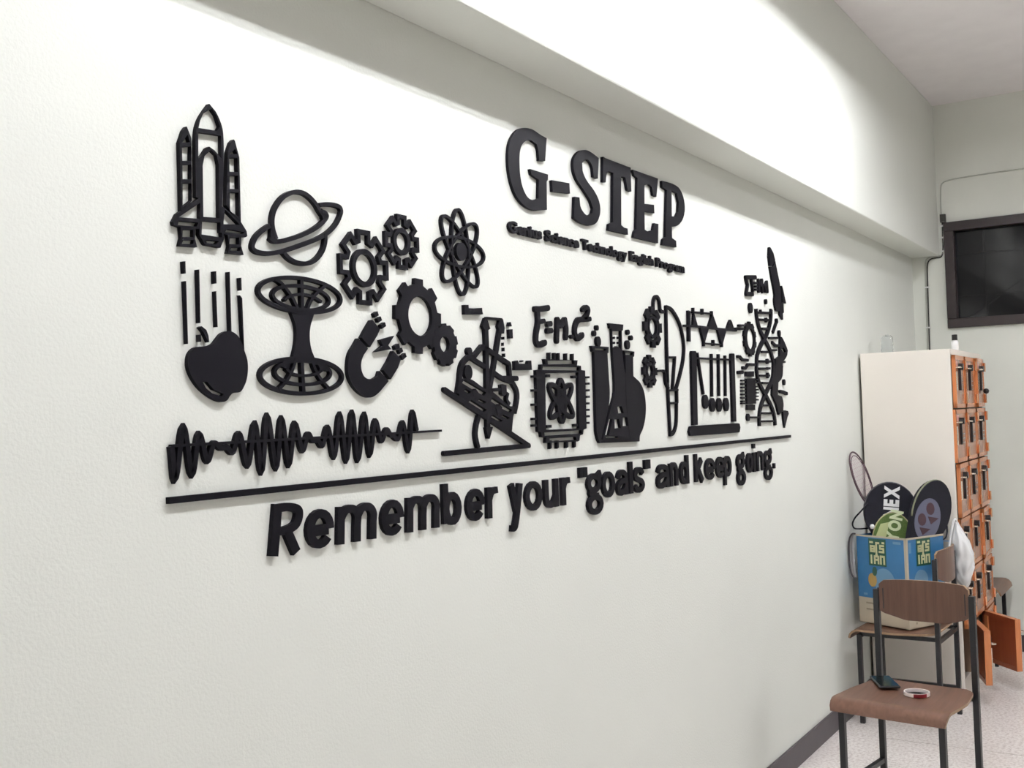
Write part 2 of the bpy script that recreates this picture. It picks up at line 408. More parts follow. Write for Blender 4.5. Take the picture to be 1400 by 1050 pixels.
Sign().poly(K, [(440,870),(548,885),(545,940),(558,998),(440,990),(452,945)], [(475,890),(512,893),(512,935),(472,930)], [(478,950),(522,955),(525,975),(475,970)]).build('nozzle', t)
# --- planet
K = Crop(330, 240, 8.08)
t = sign('planet_sign', K, 600, 980, 'black ringed planet outline to the right of the shuttle')
W = .0088
Sign().line(K, [(372,705),(338,600),(328,500),(345,400),(390,310),(450,240),(520,200),(600,183),(680,200),(750,250),(810,320),(850,390),(885,440)], W).line(K, [(300,690),(345,725),(420,728),(520,705),(640,665),(760,610),(850,550),(905,495),(930,450),(910,415),(870,400)], W).poly(K, [(290,600),(330,560),(385,700),(340,735),(285,690)]).poly(K, [(850,370),(930,405),(945,450),(915,500),(860,480)]).line(K, [(450,850),(510,915),(590,960),(680,975),(760,960),(830,910),(885,830),(912,740),(915,650)], W).build('globe', t)
Sign().line(K, [(300,555),(220,610),(150,680),(112,770),(125,820),(180,850),(280,862),(400,848),(520,815),(700,752),(850,690),(960,620),(1040,530),(1085,430),(1090,380),(1065,345),(1000,325),(920,320),(850,328)], W).build('planet_ring', t)
# --- outlined gears
K = Crop(450, 280, 7.5)
t = sign('gear_pair_sign', K, 450, 1020, 'two touching outlined black gears between planet and atom')
def open_gear(K, ext, rext, a0, w):
    c, rz, rx = centre(K, *ext); s = Sign(); ro = (rz+rx)/2-w/2
    s.strip(gear_loop(c, ro, ro*.735, 8, 12.5, 16.5, a0), w, True)
    c2, r2, _ = centre(K, *rext); s.disc(c2, r2, n=40, hole=r2-w*1.15)
    return s
open_gear(K, (62,620,262,1022), (198,497,455,845), 90, .0098).build('gear', t)
open_gear(K, (535,932,105,662), (638,825,240,520), 90, .0098).build('gear', t)
# --- atom
K = Crop(580, 270, 7.5)
t = sign('atom_sign', K, 365, 1015, 'black atom with four crossing orbits beside the outlined gears')
c, rz, rx = centre(K, 52, 650, 103, 1018)
for a in (92, 45, 0, -48): Sign().ell(c, .1045, .0355, a, .0070).build('orbit', t)
c2, r2, _ = centre(K, 298, 437, 463, 650); Sign().disc(c2, r2).build('nucleus', t)
# --- falling apple
K = Crop(230, 350, 5)
t = sign('falling_apple_sign', K, 330, 998, 'solid black apple falling below vertical motion bars')
Sign().poly(K, [(345,530),(395,514),(440,518),(480,550),(505,600),(522,650),(541,710),(545,780),(535,850),(512,905),(490,930),(440,938),(422,958),(405,985),(370,998),(325,995),(270,970),(200,915),(150,850),(118,780),(112,720),(122,670),(150,635),(190,622),(250,618),(285,602),(312,568)],
  [(234,858),(243,862),(288,915),(358,944),(357,960),(300,938),(258,903)]).build('apple', t)
Sign().poly(K, [(190,490),(225,480),(260,505),(275,545),(280,590),(250,592),(235,560),(215,520)]).build('leaf', t)
for q in ([(80,40),(116,36),(118,120),(84,122)], [(88,175),(120,172),(133,600),(105,604)], [(178,96),(212,92),(220,458),(188,460)], [(188,540),(222,536),(225,586),(190,588)],
          [(290,108),(326,104),(328,188),(293,192)], [(298,244),(328,240),(338,486),(306,488)], [(388,112),(420,108),(432,520),(400,525)], [(466,152),(498,148),(501,235),(471,238)], [(471,275),(488,268),(506,288),(520,640),(490,600),(478,420)]):
    Sign().poly(K, q).build('motion_bar', t)
# --- wormhole
K = Crop(340, 365, 5.529)
t = sign('wormhole_sign', K, 400, 972, 'black wormhole hourglass with two gridded elliptical mouths')
s = Sign(); c, rz, rx = centre(K, 42, 710, 70, 356); s.ell(c, rx-.004, rz-.004, 0, .0078)
c, rz, rx = centre(K, 150, 622, 130, 338); s.ell(c, rx-.004, rz-.004, 0, .0068)
s.line(K, [(185,92),(235,125),(285,185),(325,245),(360,320)], .0068).line(K, [(390,82),(396,320)], .009).line(K, [(572,140),(525,180),(480,225),(450,280),(435,325)], .0068)
s.line(K, [(260,255),(300,222),(390,208),(470,225),(540,265)], .0058); s.build('upper_mouth', t)
Sign().poly(K, [(296,345),(330,350),(400,356),(470,355),(494,360),(472,430),(462,500),(466,580),(480,640),(505,700),(440,690),(385,685),(305,700),(325,620),(336,540),(334,460),(318,400)]).build('throat', t)
s = Sign(); c, rz, rx = centre(K, 55, 722, 676, 973); s.ell(c, rx-.004, rz-.004, 0, .0078)
c, rz, rx = centre(K, 165, 632, 695, 905); s.ell(c, rx-.004, rz-.004, 0, .0068)
s.line(K, [(345,690),(318,780),(275,860),(215,925)], .0068).line(K, [(390,685),(406,955)], .009).line(K, [(462,690),(490,770),(535,850),(600,922)], .0068)
s.line(K, [(270,770),(320,808),(400,822),(490,812),(545,780)], .0058).poly(K, [(210,750),(300,700),(330,700),(300,780),(262,770)]).poly(K, [(480,700),(590,750),(600,790),(520,780)]); s.build('lower_mouth', t)
# --- magnet
K = Crop(460, 370, 5.833)
t = sign('magnet_sign', K, 230, 1010, 'solid black horseshoe magnet with lightning bolt and sparks')
Sign().poly(K, [(168,540),(250,622),(215,675),(196,735),(200,800),(228,852),(265,866),(305,840),(340,800),(415,880),(350,960),(290,1005),(230,1012),(160,980),(100,910),(68,830),(65,740),(80,660),(120,590)]).build('magnet_bow', t)
Sign().poly(K, [(250,398),(285,392),(345,468),(325,515),(255,612),(172,535),(210,465)], y1=-TH-.001).build('pole_tip', t)
Sign().poly(K, [(420,655),(450,640),(512,705),(488,775),(420,868),(345,795),(385,730)], y1=-TH-.001).build('pole_tip', t)
Sign().poly(K, [(322,555),(460,520),(412,595),(432,627),(285,652),(345,600)]).build('lightning_bolt', t)
for q in ((290,360,318,342), (318,400,345,382), (345,450,378,428), (455,618,488,598), (490,650,515,630), (512,698,542,672)):
    Sign().line(K, [q[:2], q[2:]], .0095, wz=.0095).build('spark', t)
# --- solid gears
t = sign('gear_pair_sign', K, 700, 700, 'two merged solid black gears with round holes, large and small, under the atom')
c, rz, rx = centre(K, 440, 835, 62, 665); ch, rh, _ = centre(K, 563, 748, 208, 522)
Sign().raw(gear_loop(c, (rz+rx)/2, (rz+rx)/2*.84, 8, 10, 12.5, 87), circ(ch, rh)).build('gear', t)
c, rz, rx = centre(K, 735, 972, 420, 765); ch, rh, _ = centre(K, 818, 882, 525, 652)
Sign().raw(gear_loop(c, rz, rz*.88, 9, 11, 14, 95), circ(ch, rh)).build('gear', t)
# --- sound wave
Ka, Kb = Crop(220, 550, 7), Crop(400, 550, 6.364)
pk = [Ka.px(*p) for p in [(88,420),(122,735),(208,245),(288,685),(358,310),(435,560),(500,392),(570,438),(610,428),(670,480),(738,305),(820,600),(893,215),(952,660),(1010,140),(1093,620),(1147,165),(1215,590),(1275,210)]]
pk += [Kb.px(*p) for p in [(78,418),(130,278),(168,335),(205,330),(245,378),(298,222),(352,470),(405,115),(460,500),(512,98),(560,495),(620,115),(665,450),(715,165),(765,335),(812,238),(850,285),(905,320),(952,180),(1000,415),(1040,92),(1078,250)]]
K1 = Crop(0, 0, 1); t = sign('sound_wave_sign', K1, 400, 640, 'black sound wave with swelling peaks above the long rule')
P = [K1.w(*p) for p in pk]; Q = []
for (x0, z0), (x1, z1) in zip(P, P[1:]):
    for k in range(8):
        f = k/8; Q.append((x0+(x1-x0)*f, z0+(z1-z0)*(1-math.cos(math.pi*f))/2))
Q.append(P[-1])
s = Sign(); s.strip(Q, .0105); s.build('wave_curve', t)
Sign().line(K1, [Ka.px(88,418), Kb.px(1285,247)], .0050).build('axis_line', t)
# --- long rule
t0 = at(229, 684.5, y=-TH/2); t1 = at(1080, 596.5, y=-TH/2)
o = Sign().raw([(t0.x, t0.z-.0058), (t1.x, t1.z-.0058), (t1.x, t1.z+.0058), (t0.x, t0.z+.0058)]).build('rule_bar', None, (t0.x, 0, t0.z))
tag(o, 'long straight black bar above the motto', 'wall sign')
# --- drawing compass over tilted instrument
K = Crop(600, 470, 6.5625); Kc = Crop(625, 410, 9.545)
t = sign('compass_sign', K, 420, 1000, 'black drawing compass standing over a tilted instrument on a zigzag base')
Sign().line(K, [(45,985),(800,915)], .0125, caps=True).line(K, [(45,412),(798,912)], .0125, caps=True).line(K, [(350,650),(328,740),(322,830),(345,935)], .0125).build('base', t)
s = Sign()
s.poly(K, [(152,440),(168,320),(205,312),(290,320),(400,395),(470,420),(640,560),(695,560),(668,650),(655,790),(600,775),(155,475)],
  [(205,322),(330,398),(398,438),(395,466),(330,428),(207,352)], [(222,402),(265,435),(265,448),(228,425)], [(265,505),(405,595),(402,610),(265,522)], [(347,494),(400,525),(396,536),(352,512)],
  [(462,485),(540,540),(634,596),(632,618),(560,580),(464,515)], [(465,640),(548,690),(545,705),(466,657)], [(557,635),(612,668),(610,676),(562,650)])
s.line(K, [(162,450),(178,340),(185,260),(205,180),(268,110)], .0135)
s.line(Kc, [(205,745),(310,612),(375,640),(610,800),(665,835),(678,1000)], .0125, sm=0).line(K, [(265,115),(405,205)], .0115).line(K, [(480,255),(560,310),(650,345)], .0115)
s.line(K, [(650,345),(690,420),(695,500),(672,620)], .0135).line(K, [(570,310),(690,312)], .0135, caps=True).poly(K, [(528,368),(560,362),(605,372),(608,450),(570,470),(535,455)]).line(K, [(440,418),(560,408)], .009)
s.line(K, [(610,440),(600,500),(625,545)], .010).poly(K, [(270,430),(320,405),(355,440),(350,500),(300,510)]).poly(K, [(480,570),(530,540),(565,570),(560,640),(500,640)])
cc, rz, rx = centre(K, 205, 302, 190, 325); s.disc(cc, max(rx, .006), rz, hole=0).build('instrument', t)
cc, rz, rx = centre(K, 227, 300, 33, 105); Sign().disc(cc, max(rx, .011), rz).build('ball', t)
A = lambda u, v: (Kc.px(u, v)[0]-600, Kc.px(u, v)[1]-470)
B = lambda u, v: tuple(6.5625*q for q in A(u, v))
Sign().line(K, [B(362,380), B(372,640), (433,760)], .0165, sm=0).build('compass_leg', t)
Sign().line(K, [B(545,400), B(470,860), (445,420)], .0145, sm=0).build('compass_leg', t)
Sign().poly(Kc, [(330,235),(385,230),(430,375),(395,392),(320,392),(290,345)]).poly(Kc, [(520,255),(600,250),(622,370),(600,440),(510,400),(495,350)]).line(Kc, [(370,238),(570,256)], .0062).build('compass_head', t)
Sign().poly(K, [(395,750),(485,745),(455,852),(415,852)]).build('compass_tip', t)
for q in ((575,610,485,520), (572,610,560,602), (576,618,626,674), (580,625,702,748), (588,632,778,842)):
    Sign().poly(Kc, [(q[0],q[2]),(q[1],q[2]-3),(q[1],q[3]-3),(q[0],q[3])]).build('scale_mark', t)
def small(name, K, loops, u, v, label):
    s = Sign()
    for lp in loops: s.poly(K, lp)
    x, z = K.w(u, v, y=0); return tag(s.build(name, None, (x, 0, z)), label, 'wall sign')
small('tag_sign', Kc, [[(55,68),(145,65),(150,108),(200,112),(318,104),(328,150),(320,190),(60,193)]], 190, 190, 'small black caption block left of the compass head')
small('tag_sign', Kc, [[(712,802),(785,790),(800,835),(890,835),(897,795),(965,792),(968,915),(720,920)], [(815,792),(860,788),(860,808),(816,812)]], 840, 915, 'small black caption block with notched top beside the chip')
small('tag_sign', Kc, [[(640,325),(655,293),(700,290),(714,345),(645,348)], [(640,388),(722,382),(726,503),(645,508)]], 680, 505, 'two tiny black blocks right of the compass head')
# --- E = m.c2
K = Crop(715, 410, 4.884)
t = sign('formula_sign', K, 250, 300, 'black handwritten energy formula E equals m c squared above the chip')
w_ = .0165
Sign().line(K, [(78,62),(110,62),(162,54)], w_, caps=True).line(K, [(92,62),(96,150),(84,230),(84,280),(105,300),(142,286)], w_, caps=True).line(K, [(98,146),(134,142)], .014, caps=True).build('letter', t)
Sign().line(K, [(160,162),(180,160)], .0155, caps=True).line(K, [(160,208),(185,205)], .0155, caps=True).build('equals_mark', t)
Sign().line(K, [(222,272),(224,200),(226,135)], .018, caps=True).line(K, [(226,135),(248,170),(272,140)], .018, sm=0).line(K, [(275,135),(284,190),(282,250)], .018, caps=True).build('letter', t)
cc, rz, rx = centre(K, 306, 340, 232, 260); Sign().disc(cc, rz*1.6, rz).build('dot', t)
Sign().line(K, [(392,130),(362,138),(344,180),(344,230),(360,258),(392,235)], w_, caps=True).build('letter', t)
Sign().line(K, [(395,66),(415,50),(432,66),(424,100),(402,130),(442,128)], .0145, caps=True).build('numeral', t)
# --- chip
t = sign('chip_sign', K, 260, 1000, 'black microchip with pins and an atom in its window')
s = Sign()
s.poly(K, [(132,395),(358,404),(360,437),(386,440),(388,468),(414,472),(424,858),(404,866),(400,898),(380,905),(376,940),(356,946),(140,956),(135,920),(105,916),(100,885),(82,880),(68,470),(98,465),(100,432),(130,430)],
  [(148,490),(350,486),(357,858),(153,868)], [(155,406),(330,404),(333,428),(158,431)], [(122,444),(365,450),(366,472),(122,468)], [(133,886),(380,870),(381,892),(135,908)], [(168,926),(342,914),(345,935),(170,945)])
s.build('chip_body', t)
for x in (170, 205, 232, 282, 327):
    Sign().poly(K, [(x-16,352+(x-150)*.05),(x+13,350+(x-150)*.05),(x+13,404),(x-16,402)]).build('pin', t)
for x in (178, 225, 287, 340):
    Sign().poly(K, [(x-16,940),(x+14,938),(x+14,990-(x-165)*.06),(x-16,998-(x-165)*.06)]).build('pin', t)
for y_ in (512, 605, 700, 795, 840): Sign().line(K, [(58,y_),(82,y_-1)], .0065).build('pin', t)
for y_ in (518, 560, 605, 648, 692, 735, 778, 822): Sign().line(K, [(412,y_),(436,y_-1)], .0065).build('pin', t)
for a in ((146,508,172,508), (324,515,350,515), (150,845,180,844), (334,838,358,836)): Sign().line(K, [a[:2], a[2:]], .008).build('corner_mark', t)
cc, rz, rx = centre(K, 158, 342, 522, 828)
for a, ra in ((90, rz-.006), (146, .076), (34, .076)): Sign().ell(cc, ra, .021, a, .013, 36).build('orbit', t)
Sign().disc(cc, .017).build('nucleus', t)
# --- laboratory glassware
K = Crop(800, 430, 5.676)
t = sign('glassware_sign', K, 260, 1000, 'solid black test tube and flasks with rising bubbles')
Sign().poly(K, [(36,243),(178,252),(180,298),(172,300),(182,470),(190,610),(180,720),(120,985),(100,998),(82,975),(66,900),(48,292),(38,288)], [(65,262),(150,266),(150,280),(66,276)]).build('test_tube', t)
Sign().poly(K, [(174,68),(294,78),(294,122),(286,126),(290,300),(320,480),(420,700),(425,940),(415,985),(100,998),(118,972),(175,740),(210,600),(196,330),(186,112),(174,108)],
  [(212,128),(258,130),(258,270),(238,245),(212,272)],
  [(150,948),(242,946),(240,956),(152,958)], [(250,716),(262,712),(280,765),(258,768)], [(228,816),(242,812),(256,880),(230,886)], [(294,800),(306,798),(316,864),(292,866)], [(156,935),(186,810),(192,812),(164,937)]).build('conical_flask', t)
Sign().poly(K, [(286,278),(380,288),(380,325),(372,330),(374,478),(420,520),(455,592),(470,690),(468,790),(450,880),(425,940),(416,985),(330,988),(300,700),(292,330)], [(305,292),(352,296),(352,316),(306,312)]).build('round_flask', t)
for q in ((65,106,83,125), (44,86,124,170), (68,124,170,250), (306,347,117,158), (330,371,162,202), (300,350,200,270)):
    cc, rz, rx = centre(K, *q); Sign().disc(cc, max(rx, rz*.9), rz, 16).build('bubble', t)
for q in ((212,228,172,190), (244,262,172,190), (212,230,212,228), (246,262,212,228)):
    Sign().poly(K, [(q[0],q[2]),(q[1],q[2]),(q[1],q[3]),(q[0],q[3])]).build('graduation', t)
# --- light bulb with gears
K = Crop(865, 395, 5)
t = sign('bulb_sign', K, 250, 1000, 'black half light bulb outline linked to two small gears')
w_ = .0105
Sign().line(K, [(225,122),(230,400),(236,640),(255,998)], .011, sm=0).line(K, [(225,122),(268,148),(318,240),(346,370),(343,480),(320,590),(292,690)], w_).build('bulb', t)
Sign().line(K, [(244,468),(288,468)], .007).line(K, [(286,468),(270,690)], w_).build('filament', t)
Sign().line(K, [(240,694),(305,690)], .007).line(K, [(298,690),(300,780)], w_).line(K, [(240,782),(302,778)], .007).line(K, [(298,780),(295,920),(275,985),(250,998)], w_).build('screw_base', t)
Sign().line(K, [(138,150),(140,80),(158,52),(178,80),(186,145),(208,158)], w_).build('connector', t)
Sign().line(K, [(165,562),(212,566),(222,640),(242,682)], .008).build('connector', t)
for ext, hx in (((55,208,118,405), (112,150,205,318)), ((50,175,448,678), (103,128,525,603))):
    cc, rz, rx = centre(K, *ext); ch, rh, _ = centre(K, *hx)
    s = Sign(); s.raw(gear_loop(cc, rz, rz*.74, 8, 13, 16, 90), circ(cc, rz*.62)); s.disc(cc, rz*.55, n=28, hole=rh)
    for k in range(4):
        a = math.radians(45+90*k); s.strip([(cc[0]+rz*.4*math.cos(a), cc[1]+rz*.4*math.sin(a)), (cc[0]+rz*.7*math.cos(a), cc[1]+rz*.7*math.sin(a))], .012)
    s.build('gear', t)
# --- sine plot
K = Crop(930, 410, 5.385)
t = sign('sine_plot_sign', K, 200, 330, 'black filled sine curve on an axis above the swinging-ball cradle')
Sign().line(K, [(58,80),(61,306)], .017).line(K, [(24,190),(130,197),(260,212),(412,226)], .008).build('axes', t)
Sign().poly(K, [(78,198),(86,85),(100,85),(132,200)]).poly(K, [(128,190),(212,205),(185,300),(165,320),(152,290)]).poly(K, [(190,208),(218,115),(240,108),(278,218)]).poly(K, [(258,212),(342,222),(315,320),(290,335)]).poly(K, [(326,226),(345,165),(362,146),(380,160),(402,228)]).build('curve', t)
Sign().line(K, [(85,90),(232,102)], .006).build('measure_line', t)
Sign().line(K, [(170,320),(305,330)], .006).build('measure_line', t)
for x, y_ in ((92,80), (159,88), (229,105), (171,322), (240,318), (302,328)):
    Sign().poly(K, [(x-13,y_-22),(x+13,y_-22),(x+13,y_+20),(x-13,y_+20)]).build('measure_mark', t)
# --- cradle
t = sign('ball_cradle_sign', K, 245, 1000, 'black swinging-ball cradle with four balls and thick frame')
Sign().poly(K, [(58,938),(75,930),(420,908),(438,912),(443,940),(438,972),(425,976),(78,1002),(58,998),(50,970)]).build('base', t)
Sign().poly(K, [(66,390),(75,376),(108,376),(120,388),(129,920),(78,924)]).build('post', t)
Sign().poly(K, [(357,408),(365,395),(392,395),(399,405),(413,896),(372,898)]).build('post', t)
Sign().line(K, [(100,428),(375,441)], .0068).build('top_bar', t)
for a in ((122,390,168,695), (227,398,231,712), (278,400,282,708), (328,410,331,708)): Sign().line(K, [a[:2], a[2:]], .0115).build('string', t)
for q in ((152,212,698,802), (204,262,722,824), (256,312,722,824), (308,362,720,820)):
    cc, rz, rx = centre(K, *q); Sign().disc(cc, rz*.92, rz).build('ball', t)
# --- rocket, formula, helix group
Kc, Kd, Ke = Crop(1005, 330, 9.55), Crop(1005, 420, 11.66), Crop(1005, 500, 10.5)
t = sign('rocket_sign', Kc, 560, 1020, 'slim solid black rocket flying up above the helix')
Sign().poly(Kc, [(420,88),(440,75),(465,85),(500,150),(524,248),(478,322),(430,323),(415,200)]).build('nose_cone', t)
Sign().poly(Kc, [(430,331),(480,331),(526,256),(555,400),(590,580),(600,700),(610,900),(560,915),(510,905),(495,830),(490,760),(495,700),(450,450)]).build('rocket_body', t)
Sign().poly(Kc, [(588,580),(630,640),(664,800),(655,812),(600,800)]).build('fin', t)
Sign().poly(Kc, [(560,800),(630,805),(637,930),(622,940),(627,1020),(600,1026),(560,960)]).build('fin', t)
t = sign('formula_sign', Kc, 280, 700, 'small black force formula left of the rocket')
Sign().line(Kc, [(262,470),(135,470),(160,570),(140,685),(225,690)], .017, sm=0).build('letter', t)
Sign().line(Kc, [(205,480),(228,660)], .014).line(Kc, [(205,545),(280,545)], .010).build('letter', t)
Sign().line(Kc, [(255,590),(285,590)], .009).line(Kc, [(255,630),(285,630)], .009).build('equals_mark', t)
Sign().line(Kc, [(305,650),(300,510),(330,570),(345,510),(352,655)], .016, sm=0).build('letter', t)
Sign().line(Kc, [(418,655),(408,535),(385,590),(395,650)], .016, sm=0).build('letter', t)
t = sign('helix_sign', Ke, 450, 870, 'black double helix fused with a robot arm and curled tube, rightmost in the mural')
D2 = lambda u, v: Kd.px(u, v); E2 = lambda u, v: Ke.px(u, v)
Sign().line(K1, [D2(330,25),D2(345,180),D2(395,370),D2(470,520),D2(555,690),D2(600,850),D2(605,950),E2(528,200),E2(430,415),E2(365,590),E2(345,720),E2(345,865)], .019).build('strand', t)
Sign().line(K1, [D2(570,35),D2(560,220),D2(505,420),D2(410,600),D2(350,760),D2(340,900),E2(308,100),E2(345,260),E2(430,415),E2(515,580),E2(560,720),E2(572,855)], .019).build('strand', t)
for a in ((360,85,570,95), (370,198,540,208), (420,342,520,342), (420,712,515,715), (380,862,560,866), (370,985,550,975)): Sign().line(Kd, [a[:2], a[2:]], .0095).build('rung', t)
for a in ((330,40,480,40), (340,142,490,142), (385,246,470,250), (390,570,480,570), (370,682,525,682), (350,800,545,795)): Sign().line(Ke, [a[:2], a[2:]], .0085).build('rung', t)
for q in ((465,515,165,245), (480,535,820,905), (380,425,35,90), (495,530,955,1000)):
    cc, rz, rx = centre(Kd, *q); Sign().disc(cc, rz, n=16).build('node', t)
cc, rz, rx = centre(Ke, 440, 490, 98, 180); Sign().disc(cc, rz, n=16).build('node', t)
helix = t
t = sign('toothed_ring_sign', Kd, 240, 790, 'small black toothed ring against the left side of the helix')
cc, rz, rx = centre(Kd, 110, 345, 228, 790); ch, rh, rhx = centre(Kd, 186, 288, 340, 675)
Sign().raw(gear_loop(cc, rz, rz*.88, 10, 9, 11, 90), circ(ch, rh)).build('ring', t)
Sign().line(Kd, [(-5,345),(120,345)], .010).line(Kd, [(45,292),(130,292)], .009).build('link', t)
t = sign('circuit_chip_sign', Ke, 215, 635, 'small solid black chip with side pins left of the helix foot')
Sign().poly(Ke, [(132,182),(290,180),(298,545),(142,550)]).build('chip_body', t)
for y_ in (212, 262, 312, 362, 412, 462, 512, 542): Sign().line(Ke, [(85,y_),(140,y_-1)], .0062).build('pin', t)
for y_ in (200, 245, 300, 345, 390, 440, 490): Sign().line(Ke, [(290,y_),(325,y_-1)], .0062).build('pin', t)
Sign().poly(Ke, [(130,90),(145,84),(260,80),(272,88),(272,150),(260,158),(135,156)]).build('end_cap', t)
Sign().poly(Ke, [(148,570),(160,562),(275,558),(286,566),(286,630),(275,638),(152,638)]).build('end_cap', t)
t = sign('node_link_sign', Ke, 182, 795, 'round black node joined by a bar to the helix foot')
cc, rz, rx = centre(Ke, 148, 215, 688, 796); Sign().disc(cc, rz).build('node', t)
Sign().line(Ke, [(205,742),(335,742)], .008).build('link', t)
t = sign('circuit_trace_sign', Kd, 60, 1000, 'tiny black circuit traces between cradle and toothed ring')
Sign().line(Kd, [(35,790),(70,790),(115,838),(195,846)], .011, sm=0).build('trace', t)
Sign().line(Kd, [(120,970),(160,975),(200,912),(305,918)], .011, sm=0).build('trace', t)
Sign().line(Ke, [(40,98),(100,92)], .014, caps=True).build('trace', t)
for q in ((15,62,762,812), (90,150,938,995)):
    cc, rz, rx = centre(Kd, *q); Sign().disc(cc, rz, n=14).build('node', t)
for (K_, q, lab) in ((Kc, (162,232,802,938), 'oval black dot at the top left of the helix'), (Kc, (372,422,755,822), 'small black dot between formula and helix top')):
    cc, rz, rx = centre(K_, *q); tag(Sign().disc(cc, rz*.95, rz).build('dot_sign', None, (cc[0], 0, cc[1])), lab, 'wall sign')
t = helix
cc, rz, rx = centre(Kd, 622, 690, 178, 262); Sign().disc(cc, rz*.95, rz, 16).line(Kd, [(655,240),(598,405)], .013).build('antenna', t)
cc, rz, rx = centre(Kd, 665, 732, 366, 470); Sign().disc(cc, rz*.9, rz, 16).build('head', t)
Sign().poly(Kd, [(690,470),(748,480),(822,640),(838,690),(830,760),(790,835),(758,865),(756,1050),(600,1050),(615,830),(680,780)], [(738,640),(778,715),(765,725),(735,670)]).build('arm', t)
for pts_, w_ in (([(535,492),(680,490)], .009), ([(585,560),(640,610),(700,610)], .012), ([(560,685),(655,685)], .008), ([(740,872),(790,872)], .009)): Sign().line(Kd, pts_, w_).build('gripper', t)
Sign().poly(Ke, [(530,0),(688,0),(684,130),(660,200),(622,240),(615,420),(668,438),(690,500),(696,580),(690,650),(620,705),(590,660),(560,540),(505,420),(510,250)]).build('tube', t)
Sign().poly(Ke, [(660,660),(700,640),(755,650),(770,690),(752,735),(716,888),(690,892),(668,760)]).build('cone', t)
cc, rz, rx = centre(Ke, 670, 725, 195, 280); Sign().disc(cc, rz*.9, rz, 16).build('drop', t)
Sign().line(Ke, [(640,370),(680,378),(735,400)], .014, caps=True).build('hook', t)

# ------------------------------------------------------------------ title letters
K = Crop(680, 160, 4.774)
TITLE = [('G', [[(322,138),(312,287),(255,287),(250,225),(240,182),(205,155),(178,160),(157,190),(146,240),(145,310),(152,400),(170,470),(200,525),(232,543),(250,535),(252,412),(203,378),(207,340),(331,375),(330,410),(322,420),(324,605),(290,608),(230,612),(170,590),(120,540),(85,470),(60,370),(52,270),(60,180),(85,120),(125,82),(175,72),(230,82),(285,118)]]),
 ('-', [[(343,414),(470,432),(468,501),(342,489)]]),
 ('S', [[(661,268),(655,402),(610,394),(605,340),(590,300),(567,278),(552,300),(555,350),(580,410),(630,480),(660,540),(671,600),(665,650),(645,690),(600,709),(550,700),(510,684),(482,662),(486,523),(535,525),(540,580),(560,620),(582,642),(600,630),(606,600),(590,550),(540,470),(500,410),(480,350),(478,290),(497,245),(535,220),(580,218),(622,238)]]),
 ('T', [[(672,262),(700,268),(840,322),(868,330),(873,487),(832,480),(818,400),(806,388),(807,705),(825,722),(848,728),(843,769),(709,741),(712,700),(735,690),(738,368),(720,355),(710,380),(705,427),(671,427)]]),
 ('E', [[(878,344),(1049,402),(1038,521),(1000,513),(992,460),(975,440),(960,445),(960,566),(1022,573),(1022,629),(960,616),(962,735),(975,748),(1000,740),(1010,694),(1051,698),(1045,824),(875,787),(880,748),(890,735),(898,400),(878,385)]]),
 ('P', [[(1060,418),(1100,424),(1150,440),(1190,470),(1215,530),(1223,600),(1212,660),(1185,700),(1155,715),(1138,716),(1140,790),(1166,808),(1162,851),(1062,836),(1066,800),(1082,785),(1090,480),(1060,460)], [(1136,478),(1155,500),(1168,560),(1165,620),(1150,652),(1138,648)]])]
for ch_, loops in TITLE:
    s = Sign(); s.poly(K, loops[0], *loops[1:])
    us = [p[0] for p in loops[0]]; vs_ = [p[1] for p in loops[0]]
    x, z = K.w(sum(us)/len(us), max(vs_), y=0)
    nm = 'title_hyphen' if ch_ == '-' else 'title_letter'
    lab = 'black hyphen between G and S of the large title' if ch_ == '-' else 'large black slab-serif letter %s of the title under the beam' % ch_
    tag(s.build(nm, None, (x, 0, z)), lab, 'wall letter', 'large title letters')

# ------------------------------------------------------------------ subtitle words (slab letters, touching)
def text_mesh(ch_, offset=0.0, res=4):
    c = bpy.data.curves.new('glyph', 'FONT'); c.body = ch_; c.size = 1; c.offset = offset; c.resolution_u = res; c.dimensions = '2D'; c.fill_mode = 'FRONT'
    o = bpy.data.objects.new('glyph', c); COL.objects.link(o); bpy.context.view_layer.update()
    me = bpy.data.meshes.new_from_object(o.evaluated_get(bpy.context.evaluated_depsgraph_get()))
    bpy.data.objects.remove(o); vs = [v.co.copy() for v in me.vertices]; fs = [tuple(p.vertices) for p in me.polygons]
    es = {}
    for f in fs:
        for i in range(len(f)):
            k = tuple(sorted((f[i], f[(i+1) % len(f)]))); es.setdefault(k, []).append((f[i], f[(i+1) % len(f)]))
    bpy.data.meshes.remove(me)
    return vs, fs, [v[0] for v in es.values() if len(v) == 1]
GLY = {}
def glyph(ch_, offset):
    if (ch_, offset) not in GLY: GLY[(ch_, offset)] = text_mesh(ch_, offset)
    return GLY[(ch_, offset)]
def text_solid(mb, ch_, fr_, d0, d1, offset=0.02):
    vs, fs, es = glyph(ch_, offset); n = len(vs)
    V = [fr_(v.x, v.y, d0) for v in vs]+[fr_(v.x, v.y, d1) for v in vs]
    F = [tuple(n+i for i in f) for f in fs]+[tuple(reversed(f)) for f in fs]+[(a, b_, n+b_, n+a) for a, b_ in es]
    mb.add(V, F)
def ext(ch_, offset):
    vs = glyph(ch_, offset)[0]; return min(v.x for v in vs), max(v.x for v in vs)
Kf, Kg = Crop(685, 290, 10.37), Crop(810, 320, 10.37)
